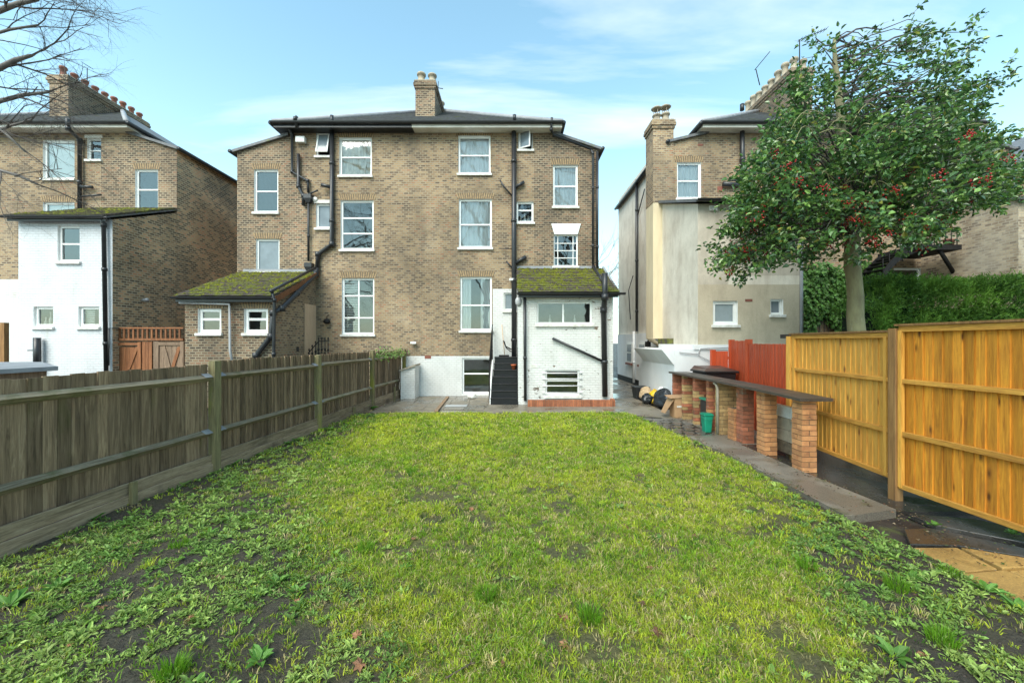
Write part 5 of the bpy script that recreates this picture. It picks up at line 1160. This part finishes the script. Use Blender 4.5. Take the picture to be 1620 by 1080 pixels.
for p in ([(-.72, 12.5, 0), (-.72, 12.5, 1.25)], [(-.70, 13.85, 1.0), (-.70, 13.85, 2.55)], [(-.72, 12.5, 1.2), (-.71, 13.2, 1.9), (-.70, 13.85, 2.5)], [(-.72, 12.5, .7), (-.70, 13.85, 1.95)]): mb.tube(p, .022, 6)
for k_ in range(5): mb.tube([(-.71, 13.05+.18*k_, 1.15+.14*k_), (-.71, 13.05+.18*k_, 1.72+.16*k_)], .012, 5)
mb.build('handrail', MAT['black_iron'], t)
mb = MB(); mb.tube([(-.3, 13.7, 1.98), (-.22, 13.72, 1.78), (-.05, 13.75, 1.68), (.08, 13.78, 1.68)], .022, 6); mb.tube([(-.27, 13.7, 1.95), (-.2, 13.72, 1.72), (-.05, 13.75, 1.60), (.08, 13.78, 1.60)], .018, 6); mb.build('grab_rail', MAT['black_iron'], t)
t = thing('broom', 'broom leaning on the white wall at the top of the black steps', 'broom', (-.3, 13.8, 1.42))
mb = MB(); mb.tube([(-.26, 13.75, 1.47), (-.36, 13.93, 2.55)], .014, 6); mb.build('handle', MAT['ply'], t)
mb = MB(); mb.box(-.46, -.1, 13.62, 13.78, 1.421, 1.48); mb.build('brush_head', MAT['black_iron'], t, bevel=.01)
t = thing('flower_pot', 'orange terracotta flower pot on the black steps', 'pot', (.03, 12.1+4*run+.1, 5*rise))
c = (.055, 12.1+4*run+.09, 5*rise+.001); mb = MB(); mb.lathe(c, [(.055, 0), (.08, .13), (.092, .132), (.095, .17), (.08, .17), (.07, .13)], 16); mb.build('pot', M_('orange_clay', (.55,.13,.04), (.42,.1,.035), rough=.7), t)
# iron railing by the boarded door on the far side of the fence
t = thing('entrance_landing', 'raised brick landing with ornate iron railing outside the pale boarded door', 'landing', (-6.4, 13.5, 0))
mb = MB(); mb.box(-6.98, -5.9, 12.9, 13.98, 0, 1.3); mb.build('base', MAT['brick_dark'], t)
mb = MB(); yr = 12.98
for j in range(7):
    x = -6.72 + j*.105; hgt = 1.55 + .5*min(1, (j+1)/4); mb.tube([(x, yr, 1.3), (x, yr, hgt)], .016, 6); mb.lathe((x, yr, (1.3+hgt)/2-.05), [(.016,0),(.035,.05),(.016,.1)], 8); mb.lathe((x, yr, hgt-.03), [(.016,0),(.03,.03),(.004,.08)], 8)
mb.tube([(-6.76, yr, 1.55), (-6.4, yr, 1.96), (-6.05, yr, 1.98)], .016, 6); mb.tube([(-6.76, yr, 1.38), (-6.05, yr, 1.38)], .016, 6); mb.build('railing', MAT['black_iron'], t)
t = thing('wall_bell', 'round black lantern hanging on the brick wall beside the boarded door', 'lantern', P(517, 507, D))
mb = MB(); c = Vector(P(517, 508, D-.12)); mb.lathe(c-Vector((0,0,.06)), [(.03,-.03),(.1,0),(.12,.06),(.08,.13),(.02,.16)], 12); mb.build('shade', MAT['black_iron'], t)
mb = MB(); mb.tube([c+Vector((0,0,.08)), c+Vector((.01,0,.2)), c+Vector((.02,.12,.22))], .014, 5); mb.build('bracket', MAT['black_iron'], t)
# brick edging in front of the white extension
t = thing('brick_planter', 'low red brick edging along the foot of the white extension', 'planter', (1.7, 11.9, 0))
MAT['edge_brick'] = M_('edging_brick', (.42,.15,.065), (.26,.085,.045), rough=.75, scale=9, rand=.3, rand_off=True, spots=((.09,.07,.04), 5.0, .66))
mb = MB(); mb.box(.47, 3.02, 11.735, 11.83, 0, .185); mb.box(.48, 3.0, 11.832, 12.08, 0, .15); mb.build('bed', MAT['store_mortar'], t)
sb = MB(); sb.box(-.029, .029, -.05, .05, -.098, .098); sb = sb.mesh('brick', MAT['edge_brick'])
for j in range(38): link('brick', sb, t, (.5+j*.067, 11.77+rg.uniform(-.004, .004), .1+rg.uniform(-.004, .004)), (0, 0, rg.uniform(-.03, .03)))
for j in range(5): link('brick', sb, t, (3.07+rg.uniform(-.02, .02), 11.82+j*.07, .1), (0, 0, math.pi/2))
# white return wall, rubble, plank
t = thing('garden_wall', 'short white painted wall with stone coping where the left fence ends', 'wall', (-3.4, 13.6, 0))
mb = MB(); mb.prism([(-3.78, 13.3, 0), (-3.3, 13.3, 0), (-3.3, 13.3, 1.12), (-3.78, 13.3, .93)], (0, .66, 0)); mb.build('wall', MAT['brick_white'], t)
mb = MB(); mb.prism([(-3.82, 13.24, .934), (-3.26, 13.24, 1.124), (-3.26, 13.24, 1.18), (-3.82, 13.24, .99)], (0, .7, 0)); mb.build('coping', MAT['mortar'], t)
mb = MB(); mb.obox((-2.15, 12.15, .042), (.05, .004, 0), (-.07, 1.4, 0), (0, 0, .018)); tag(mb.build('timber_plank', MAT['fence_old'], None, .004), 'mossy timber plank lying on the patio slabs', 'plank')
lumpy('plaster_lump', (-1.36, 13.25, .02), .14, .12, .1, MAT['sill'], 'white lump of plaster at the foot of the basement window', 'rubble', 8)
# ------------------------------------------------------------------ things beyond the left fence
t = thing('garden_shed', 'shed with a flat grey felt roof behind the left fence', 'shed', (-7.2, 4.6, 0))
mb = MB(); mb.prism([(-5.55, 3.4, 1.60), (-5.5, 4.75, 1.60), (-6.9, 5.75, 1.60), (-9.5, 5.75, 1.60), (-9.5, 3.4, 1.60)], (0, 0, .05)); mb.build('roof', MAT['lead'], t)
mb = MB(); mb.prism([(-5.62, 3.5, 0), (-5.58, 4.7, 0), (-6.92, 5.66, 0), (-9.4, 5.66, 0), (-9.4, 3.5, 0)], (0, 0, 1.599)); mb.build('wall', MAT['grey_wood'], t)
t = thing('side_gate', 'brown wooden gates under a slatted trellis in the passage left of the middle house', 'gate', (-10.9, 11.95, 0))
y = 11.95
def bx(u0, v0, u1, v1, ya, yb, mat, name): mb = MB(); mb.box(X(u0,y), X(u1,y), ya, yb, Z(v1,y), Z(v0,y)); return mb.build(name, MAT[mat], t)
for j in range(15): bx(181+j*7.3, 519, 183.6+j*7.3, 536.5, y-.02, y+.01, 'brown_wood', 'trellis_slat')
bx(180, 517.5, 291, 520, y-.035, y-.021, 'brown_wood', 'trellis_rail'); bx(180, 535, 291, 538.5, y-.04, y+.03, 'brown_wood', 'trellis_rail')
for j in range(5): bx(186+j*6.6, 549, 192.2+j*6.6, 640, y+.0, y+.02, 'brown_wood', 'gate_board')
bx(181, 541, 186, 640, y-.03, y+.03, 'brown_wood', 'gate_frame'); bx(219, 541, 224, 640, y-.03, y+.03, 'brown_wood', 'gate_frame'); bx(186, 542, 219, 546, y-.03, y+.02, 'brown_wood', 'gate_frame')
for j in range(3): bx(225+j*5.2, 540, 229.8+j*5.2, 640, y-.005, y+.02, 'brown_wood', 'fence_board')
bx(244, 540, 252, 640, y-.03, y+.03, 'grey_wood', 'gate_frame'); bx(286, 540, 291.5, 640, y-.03, y+.03, 'grey_wood', 'gate_frame'); bx(252, 541, 286, 546, y-.03, y+.02, 'grey_wood', 'gate_frame')
for j in range(5): bx(252+j*6.8, 546.5, 258.4+j*6.8, 640, y+.0, y+.02, 'grey_wood', 'gate_board')
for u0, u1, m_ in ((258, 268, 'grey_wood'), (284, 272, 'brown_wood'), (217, 203, 'brown_wood')):
    mb = MB(); a, b = Vector(P(u0, 548, y-.012)), Vector(P(u1, 585, y-.012)); mb.obox((a+b)/2, (b-a)/2, Vector((.06, 0, .03)), (0, .011, 0)); mb.build('brace', MAT[m_], t)
t = thing('timber_fence', 'upright end of a brown panel fence at the far left edge behind the shed', 'fence', (-12.8, 9.8, 0))
for j in range(6):
    mb = MB(); mb.box(-13.6+j*.14, -13.465+j*.14, 9.8, 9.82, 0, 2.35); mb.build('board', MAT['gold_post'], t)
mb = MB(); mb.box(-12.755, -12.65, 9.76, 9.86, 0, 2.42); mb.build('post', MAT['gold_post'], t)

# ------------------------------------------------------------------ things beyond the golden fence
t = thing('garden_shed', 'low shed with dark felt roof behind the golden fence at the holly trunk', 'shed', (7.8, 9.0, 0))
mb = MB(); mb.box(7.1, 8.45, 8.95, 10.1, 0, 2.03); mb.build('wall', MAT['grey_wood'], t); mb = MB(); mb.box(6.98, 8.55, 8.85, 10.2, 2.031, 2.13); mb.build('roof', MAT['bin_dark'], t)
t = thing('fire_escape', 'black iron fire escape stair curving down the back of the right hand house', 'staircase', (13.4, 12.6, 0))
y = 12.6; zl = Z(391, y)
mb = MB(); mb.box(X(1448,y), X(1516,y), y-.1, 13.9, zl-.1, zl+.06); mb.build('landing', MAT['black_iron'], t)
mb = MB(); mb.tube([P(1486,395,y), P(1514,440,y+.5)], .06, 8); mb.build('strut', MAT['black_iron'], t)
pts = [P(1452, 392, y), P(1436, 398, y-.1), P(1420, 408, y-.15), P(1408, 420, y-.15), P(1396, 436, y-.1), P(1388, 456, y)]
for k_, off in enumerate((0, .75)):
    mb = MB()
    for a, b in zip(pts, pts[1:]):
        a, b = Vector(a)+Vector((0, off, 0)), Vector(b)+Vector((0, off, 0)); mb.obox((a+b)/2, (b-a)*.54, (0, .014, 0), (0, 0, .13))
    mb.build('stringer', MAT['black_iron'], t)
for j in range(10):
    f = j/9*(len(pts)-1); i_ = min(int(f), len(pts)-2); p = Vector(pts[i_]).lerp(Vector(pts[i_+1]), f-i_); mb = MB(); mb.box(p.x-.14, p.x+.14, y-.1, y+.62, p.z-.02, p.z+.01); mb.build('tread', MAT['black_iron'], t)
a, b = Vector(P(1474, 388, y)), Vector(P(1430, 355, y+.2))
for off in (0, .6):
    mb = MB(); mb.obox((a+b)/2+Vector((0, off, 0)), (b-a)/2, (0, .015, 0), (0, 0, .1)); mb.build('stringer', MAT['black_iron'], t)
for j in range(5):
    p = a.lerp(b, (j+.5)/5); mb = MB(); mb.box(p.x-.13, p.x+.13, p.y, p.y+.6, p.z-.02, p.z+.015); mb.build('tread', MAT['black_iron'], t)
mb = MB()
for j in range(7): p = Vector(pts[0]).lerp(Vector(pts[4]), j/6) if j else Vector(pts[0]); mb.tube([(p.x, y-.12, p.z), (p.x, y-.12, p.z+.55)], .014, 5)
for j in range(5): u_ = 1478+j*9; mb.tube([P(u_, 389, y-.06), P(u_, 360, y-.06)], .014, 5)
mb.tube([P(1476, 360, y-.06), P(1516, 360, y-.06)], .016, 5); mb.build('railing', MAT['black_iron'], t)
# terracotta pots on the landing
for j, u_ in enumerate((1497, 1505)):
    mb = MB(); mb.lathe(P(u_, 387.6, y+.1), [(.06, 0), (.085, .14), (.1, .15), (.1, .18)], 12); tag(mb.build('flower_pot', MAT['terracotta']), ('left', 'right')[j]+' one of two terracotta pots on the black fire escape landing', 'pot', 'pots on the fire escape')

# ------------------------------------------------------------------ trees
MAT['bark_green'] = M_('algae_bark', (.26,.245,.13), (.16,.14,.08), rough=.85, scale=4, bump=.5, bscale=22, bdist=.02, stretch=(1.5, 1.5, .6), spots=[((.13,.1,.065), 3.0, .55), ((.42,.42,.33), 6.0, .62)])
MAT['bark_twig'] = M_('twig_bark_dark', (.12,.1,.088), (.065,.055,.05), rough=.85, scale=6)
MAT['bark_grey'] = M_('grey_bark', (.22,.2,.185), (.12,.108,.1), rough=.9, scale=5, bump=.5, bscale=25, bdist=.02)
MAT['bark_pale'] = M_('pale_bark', (.33,.29,.24), (.22,.19,.16), rough=.9, scale=5)
MAT['vine'] = M_('pale_stem', (.34,.33,.16), (.24,.22,.11), rough=.8, scale=6)
def in_poly(u, v, poly):
    c = False; n = len(poly)
    for i in range(n):
        (x1, y1), (x2, y2) = poly[i], poly[(i+1) % n]
        if (y1 > v) != (y2 > v) and u < (x2-x1)*(v-y1)/(y2-y1)+x1: c = not c
    return c
ht = thing('holly_tree', 'large holly tree with red berries standing behind the golden fence', 'tree', (6.86, 7.8, 0))
Yt = 7.8
tp = [(6.9, Yt, 0), P(1354, 530, Yt), P(1350, 440, Yt), P(1346, 380, Yt), P(1340, 300, Yt), P(1331, 230, Yt), P(1326, 160, Yt), P(1322, 100, Yt), P(1320, 62, Yt)]
tp2 = []
for a, b in zip(tp, tp[1:]):
    for k_ in range(3): q = Vector(a).lerp(Vector(b), k_/3); q += Vector((rg.uniform(-.02, .02), rg.uniform(-.03, .03), 0)); tp2.append(q)
tp2.append(Vector(tp[-1])); nn = len(tp2)
rr = [float(np.interp(p.z, [0, 2, 4.5, 5.8, 7, 8.1], [.18, .15, .115, .085, .058, .022]))*rg.uniform(.95, 1.06) for p in tp2]
mb = MB(); mb.tube(tp2, rr, 14); mb.build('trunk', MAT['bark_green'], ht)
def trunk_at(z):
    for a, b in zip(tp2, tp2[1:]):
        if a.z <= z <= b.z: return a.lerp(b, (z-a.z)/(b.z-a.z+1e-9))
    return tp2[-1] if z > 4 else tp2[0]
env = [(1258,85),(1318,45),(1400,40),(1440,22),(1480,60),(1530,45),(1545,80),(1520,110),(1592,122),(1575,150),(1545,165),(1570,200),(1560,235),(1600,262),(1616,300),(1600,322),(1530,318),(1500,345),(1470,372),(1440,392),(1405,372),(1382,398),(1365,412),(1335,396),(1312,400),(1290,418),(1268,405),(1225,422),(1185,432),(1150,418),(1138,400),(1160,372),(1178,340),(1160,322),(1195,290),(1185,255),(1215,215),(1235,170),(1262,130)]
rt = random.Random(17); cl = []
while len(cl) < 800:
    u = rt.uniform(1135, 1618); v = rt.uniform(25, 435)
    if not in_poly(u, v, env): continue
    dens = np.interp(v, [30, 110, 170, 240, 430], [.14, .27, .52, .92, 1.0])
    if rt.random() > dens: continue
    if 1315 < u < 1385 and v > 370 and rt.random() < .75: continue
    hw = np.interp(v, [20, 150, 300, 420], [.7, 1.5, 2.2, 1.5]); e = abs(u-1370)/245
    dy = rt.uniform(-1, 1)*hw*math.sqrt(max(.06, 1-e*e))
    if v < 240 and abs(u-1328) < 16 and dy < .4: continue      # upper trunk stays in view
    Y = Yt + dy
    if Y < 5.6: continue
    cl.append((Vector(P(u, v, Y)), v))
bb = MB(); vb = MB(); lp, ld, lnm, ll, lw_, lc = [], [], [], [], [], []; ber = []
for i, (c, v) in enumerate(cl):
    dist = math.hypot(c.x-6.7, c.y-Yt); zt = min(max(c.z - .25*dist + rt.uniform(-.4, .3), 4.05), 8.0)
    if v > 360: zt = min(max(c.z + .5 + .1*dist, 4.1), 5.4)
    tr = trunk_at(zt); full = i % 7 == 0 or (v < 140 and i % 2 == 0)
    outd = (c - tr); outd = outd.normalized() if outd.length > .05 else Vector((0, 0, 1))
    if full:
        m1 = tr.lerp(c, .45) + Vector((rt.uniform(-.15, .15), rt.uniform(-.15, .15), .12+.1*dist*(.6 if v > 330 else .15)))
        r0 = .009 + .0045*min(dist, 3); jit = lambda q: Vector((rt.gauss(0, q), rt.gauss(0, q), rt.gauss(0, q)))
        bb.tube([tr, tr.lerp(m1, .35)+jit(.05), tr.lerp(m1, .7)+jit(.06), m1, m1.lerp(c, .35)+jit(.06), m1.lerp(c, .7)+jit(.05), c + outd*.22], [r0*1.4, r0*1.1, r0*.9, r0*.75, r0*.55, r0*.4, .003], 5)
    else:
        s = c - outd*rt.uniform(.35, .7) + Vector((rt.uniform(-.15, .15), rt.uniform(-.15, .15), rt.uniform(-.1, .12))); bb.tube([s, s.lerp(c, .5)+Vector((0, 0, .05)), c+outd*.15], [.011, .008, .003], 4)
    k = int(rt.uniform(30, 56)*(.6 if v < 140 else .8 if v < 220 else 1.0)); sp = .26 if v > 150 else .2
    pale = rt.random()
    for _ in range(2 if v > 120 else 3):
        ax = (outd + Vector((rt.gauss(0, .6), rt.gauss(0, .6), rt.gauss(0, .35)))).normalized(); bl = rt.uniform(.25, .5)
        s = c - outd*.12 + Vector((rt.gauss(0, .08), rt.gauss(0, .08), rt.gauss(0, .08))); bb.tube([s, s+ax*bl*.5+Vector((0, 0, .02)), s+ax*bl], [.006, .004, .002], 3)
        for j in range(k//2):
            tt = rt.random(); p = s + ax*bl*tt + Vector((rt.gauss(0, sp*.22), rt.gauss(0, sp*.22), rt.gauss(0, sp*.2)))
            d = (ax*.6 + Vector((rt.gauss(0, .7), rt.gauss(0, .7), rt.gauss(0, .5)))).normalized()
            nr = (Vector((0, -.15, .75)) + Vector((rt.gauss(0, .5), rt.gauss(0, .5), rt.gauss(0, .3))))
            L0 = rt.uniform(.065, .118); lp.append(p); ld.append(d); lnm.append(nr); ll.append(L0); lw_.append(L0*rt.uniform(.5, .68))
            q = rt.random(); base = (.04, .10, .028) if q < .32 else (.09, .19, .045) if q < .72 else (.19, .31, .075) if q < .98 else (.3, .3, .06)
            f = rt.uniform(.75, 1.25)*(1+.35*pale); lc.append([x*f for x in base])
    if v > 275 and rt.random() < .36 or (v > 200 and rt.random() < .03):
        b0 = c + Vector((rt.gauss(0, .12), -.1+rt.gauss(0, .12), rt.gauss(0, .1)))
        for j in range(rt.randint(12, 30)): ber.append((b0 + Vector((rt.gauss(0, .05), rt.gauss(0, .05), rt.gauss(0, .045))), rt.uniform(.013, .019)))
for i in range(46):                                  # hanging pale stems
    u, v = rt.uniform(1230, 1520), rt.uniform(180, 300); Y = Yt + rt.uniform(-1.6, -.2); a = Vector(P(u, v, Y))
    d = Vector((rt.uniform(-1, 1), rt.uniform(-.3, .3), rt.uniform(.1, .5))).normalized(); Lh = rt.uniform(.3, .9)
    vb.tube([a + d*Lh*q_ - Vector((0, 0, .7*Lh*q_*q_*q_)) for q_ in (0, .15, .3, .45, .6, .75, .88, 1)], [.0075, .0075, .007, .007, .006, .006, .005, .004], 5)
mb_ = bb.build('branches', MAT['bark_twig'], ht); mb_['kind'] = 'stuff'
o = vb.build('hanging_stems', MAT['vine'], ht); o['kind'] = 'stuff'
A = lambda q: np.array([tuple(x) for x in q], float)
o = link('crown', leaves_mesh('crown', A(lp), A(ld), A(lnm), np.array(ll), np.array(lw_), np.array(lc), MAT['leaf_gloss'], .3), ht); o['kind'] = 'stuff'
print('holly leaves', len(lp))
octv = np.array([[1,0,0],[-1,0,0],[0,1,0],[0,-1,0],[0,0,1],[0,0,-1]], float); octf = np.array([[0,2,4],[2,1,4],[1,3,4],[3,0,4],[2,0,5],[1,2,5],[3,1,5],[0,3,5]])
bp = A([b for b, r in ber]); br_ = np.array([r for b, r in ber])
bv = (bp[:, None, :] + octv[None]*br_[:, None, None]).reshape(-1, 3); bf = (np.arange(len(bp))[:, None, None]*6 + octf[None]).reshape(-1, 3)
o = link('berries', np_mesh('berries', bv, np.zeros((0, 4), int), bf, M_('holly_berry', (.42,.018,.012), (.3,.012,.01), rough=.25, bump=0)), ht); o['kind'] = 'stuff'

# bare trees
def grow(mb, p, d, length, r, depth, rr_, droop=0.0, spread=.6, nseg=4, kids=(2, 3)):
    pts = [p]; q = p.copy(); dd = d.copy()
    for i in range(nseg):
        dd = (dd + Vector((rr_.gauss(0, .13), rr_.gauss(0, .13), rr_.gauss(0, .10)-droop))).normalized(); q = q + dd*length/nseg; pts.append(q.copy())
    mb.tube(pts, [r*(1-.55*i/nseg) for i in range(nseg+1)], 6 if r > .03 else 4 if r > .01 else 3, cap=False)
    if depth == 0: return
    for k in range(rr_.randint(*kids)+1):
        t_ = rr_.uniform(.3, 1.0); i = min(int(t_*nseg), nseg-1); s = pts[i].lerp(pts[i+1], t_*nseg-i)
        nd = (dd + Vector((rr_.gauss(0, spread), rr_.gauss(0, spread), rr_.gauss(0, spread)*.8))).normalized()
        grow(mb, s, nd, length*rr_.uniform(.5, .78), r*rr_.uniform(.38, .55), depth-1, rr_, droop, spread, nseg, kids)
rb = random.Random(5)
bt_ = thing('bare_tree', 'leafless winter tree whose branches reach in at the top left corner', 'tree', (-11.2, 6.4, 0))
mb = MB(); mb.tube([(-11.2, 6.4, 0), (-11.1, 6.4, 2), (-10.9, 6.4, 4.5), (-10.7, 6.4, 7), (-10.6, 6.4, 9)], [.32, .27, .22, .17, .1], 12); mb.build('trunk', MAT['bark_grey'], bt_)
mb = MB(); tw = MB()
for z0, (u, v), (u2, v2), r0, dep in ((6.6, (0, 17), (60, 0), .085, 4), (5.6, (0, 108), (50, 88), .085, 4), (5.0, (0, 160), (76, 146), .07, 4), (4.2, (0, 270), (60, 292), .05, 4), (5.3, (-30, 60), (60, 40), .05, 4), (4.6, (-20, 215), (50, 190), .05, 4), (4.0, (-20, 190), (40, 240), .045, 4), (6.3, (-40, -10), (30, -30), .06, 4)):
    Yb = 6.4; a = Vector((-10.85, Yb, z0)); b = Vector(P(u, v, Yb)); c = Vector(P(u2, v2, Yb))
    mb.tube([a, a.lerp(b, .5)+Vector((0, 0, .1)), a.lerp(b, .8)+Vector((0, 0, -.03)), b, b.lerp(c, .5)+Vector((0, 0, .03)), c], [r0*.9, r0*.7, r0*.6, r0*.5, r0*.42, r0*.28], 7)
    for s, tt in ((b, 0), (b.lerp(c, .4), 0), (b.lerp(c, .8), 0), (c, 0), (a.lerp(b, .75), 0)):
        d = ((c-b).normalized() + Vector((.25, rb.gauss(0, .5), rb.gauss(0, .5)))).normalized(); grow(tw, s, d, rb.uniform(.6, 1.2), r0*.2, dep-1, rb, .03, .55, 4, (2, 3))
mb.build('limbs', MAT['bark_grey'], bt_); o = tw.build('twigs', MAT['bark_twig'], bt_); o['kind'] = 'stuff'
t = thing('bare_tree', 'distant leafless tree seen in the gap between the middle and right hand houses', 'tree', (5.4, 27, 0))
mb = MB(); mb.tube([(5.4, 27, 0), (5.45, 27, 3), (5.5, 27, 5)], [.16, .12, .08], 8); mb.build('trunk', MAT['bark_pale'], t); mb = MB()
for i in range(9):
    a = i*2.4; grow(mb, Vector((5.45, 27, 1.5+i*.45)), Vector((math.cos(a)*.6, math.sin(a)*.6, 1)).normalized(), 3.2, .05, 3, rb, -.02, .4, 4, (2, 3))
o = mb.build('twigs', MAT['bark_pale'], t); o['kind'] = 'stuff'
for i, (x, y, hgt) in enumerate(((-9, -6, 23), (-2.5, -9, 25), (6, -7, 23))):
    lb = ('bare tree behind the viewer, mirrored in the left upper windows', 'tall bare tree behind the viewer, mirrored in the middle windows', 'bare tree behind the viewer, mirrored in the right hand windows')[i]
    t = thing('bare_tree', lb, 'tree', (x, y, 0)); mb = MB(); mb.tube([(x, y, 0), (x+.1, y, hgt*.3), (x, y+.1, hgt*.55)], [.3, .24, .15], 8); mb.build('trunk', MAT['bark_grey'], t); mb = MB()
    for k in range(14):
        a = k*2.4; grow(mb, Vector((x+.05, y, hgt*(.22+.03*k))), Vector((math.cos(a)*.8, math.sin(a)*.8, 1)).normalized(), hgt*.27, .12, 4, rb, -.01, .5, 3, (2, 3))
    o = mb.build('twigs', MAT['bark_twig'], t); o['kind'] = 'stuff'

# ------------------------------------------------------------------ hedge and climbers
R2 = np.random.RandomState(4)
hd = thing('conifer_hedge', 'dense feathery green conifer hedge behind the golden fence', 'hedge', (11.5, 9.7, 0))
mb = MB(); mb.box(8.75, 15.6, 9.35, 10.4, 0, 2.75); mb.build('shade_core', M_('hedge_shade', (.012,.022,.008), (.006,.01,.004), rough=1, bump=0), hd)  # near-black filler box behind the sprays, the hedge's inner shade put into its colour
mb = MB()
for j in range(9): mb.tube([(8.9+j*.8, 9.8, 0), (8.92+j*.8, 9.8, 2.8)], [.05, .02], 6)
mb.build('stem', MAT['bark_twig'], hd)
ns = 5200; fx = R2.uniform(8.45, 15.8, ns); side = R2.rand(ns)
top = 3.2 + .22*(vnoise(fx, fx*0, .9, 81)-.5) + .12*(vnoise(fx, fx*0, 3, 82)-.5); top = np.minimum(top, 2.0 + (fx-8.35)*3.0)
front = side < .68
py = np.where(front, 9.05 + .25*vnoise(fx, top*0+R2.rand(ns)*9, 1.3, 83), R2.uniform(9.1, 10.5, ns)); pz = np.where(front, 1.1 + (top-1.1)*R2.rand(ns)**.7, top-.1*R2.rand(ns))
P_, D_, N_, L_, W_, C_ = [], [], [], [], [], []
for j in range(11):
    ax = np.stack([R2.normal(0, .35, ns), np.where(front, -.55, -.1)+R2.normal(0, .25, ns), .9+R2.normal(0, .2, ns)], 1); ax = unit(ax)
    if j == 0: AX = ax
    s = R2.rand(ns)*.32; d = AX*.75 + R2.normal(0, .42, (ns, 3))
    P_.append(np.stack([fx, py, pz], 1) + AX*s[:, None] + R2.normal(0, .018, (ns, 3))); D_.append(d); N_.append(np.stack([R2.normal(0, .5, ns), -np.ones(ns), .5+R2.normal(0, .4, ns)], 1))
    L_.append(R2.uniform(.06, .13, ns)); W_.append(R2.uniform(.012, .024, ns))
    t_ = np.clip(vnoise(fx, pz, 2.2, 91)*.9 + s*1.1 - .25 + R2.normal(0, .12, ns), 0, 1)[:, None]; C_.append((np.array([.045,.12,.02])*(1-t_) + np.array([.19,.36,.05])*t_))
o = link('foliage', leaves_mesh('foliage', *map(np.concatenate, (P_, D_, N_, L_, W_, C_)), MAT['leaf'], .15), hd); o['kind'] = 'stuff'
def climber(parent, n, fu, label, col, size):
    pos = np.array([fu() for _ in range(n)]); d = np.stack([R2.normal(0, .6, n), -np.abs(R2.normal(.2, .2, n)), -.5+R2.normal(0, .5, n)], 1)
    nr = np.stack([R2.normal(0, .35, n), -np.ones(n), .5+R2.normal(0, .3, n)], 1); c = np.array(col)*R2.uniform(.55, 1.5, (n, 1)); s = size*R2.uniform(.6, 1.2, n)
    return link('leaves', leaves_mesh('leaves', pos, d, nr, s, s*.85, c, MAT['leaf'], .12), parent)
iv = thing('ivy', 'green ivy climbing the brick wall right of the beige extension', 'ivy', (11.1, 13.85, 0))
def f_iv():
    while True:
        u, v = random.uniform(1266, 1436), random.uniform(415, 560)
        if in_poly(u, v, [(1268,420),(1300,412),(1330,425),(1345,415),(1390,412),(1425,440),(1440,480),(1400,520),(1345,540),(1322,528),(1310,500),(1295,505),(1285,535),(1270,530)]): return P(u, v, 13.9 - abs(random.gauss(0, .14)))
o = climber(iv, 5200, f_iv, '', (.07,.16,.03), .12); o['kind'] = 'stuff'
mb = MB()
for j in range(14):
    x = 10.45+j*.24; mb.tube([(x, 13.96, 0), (x+rg.uniform(-.2, .2), 13.96, 1.5), (x+rg.uniform(-.3, .3), 13.96, 3.6)], [.025, .018, .008], 5)
mb.build('stems', MAT['bark_twig'], iv)
cp = thing('climbing_plant', 'straggly green climber over the far end of the left fence', 'plant', (xf(13.2), 13.2, 0))
def f_cp():
    y = random.uniform(11.5, 13.9); return (xf(y)+random.gauss(0, .12), y, 1.55+abs(random.gauss(0, .11))-.2*random.random())
o = climber(cp, 260, f_cp, '', (.14,.22,.05), .07); o['kind'] = 'stuff'
mb = MB()
for j in range(16):
    y = rg.uniform(11.5, 13.6); mb.tube([(xf(y), y, 1.5), (xf(y)+.1, y+.2, 1.66), (xf(y)+rg.uniform(-.1, .25), y+.5, 1.6+rg.random()*.2)], [.008, .007, .004], 4)
mb.build('stems', MAT['vine'], cp)
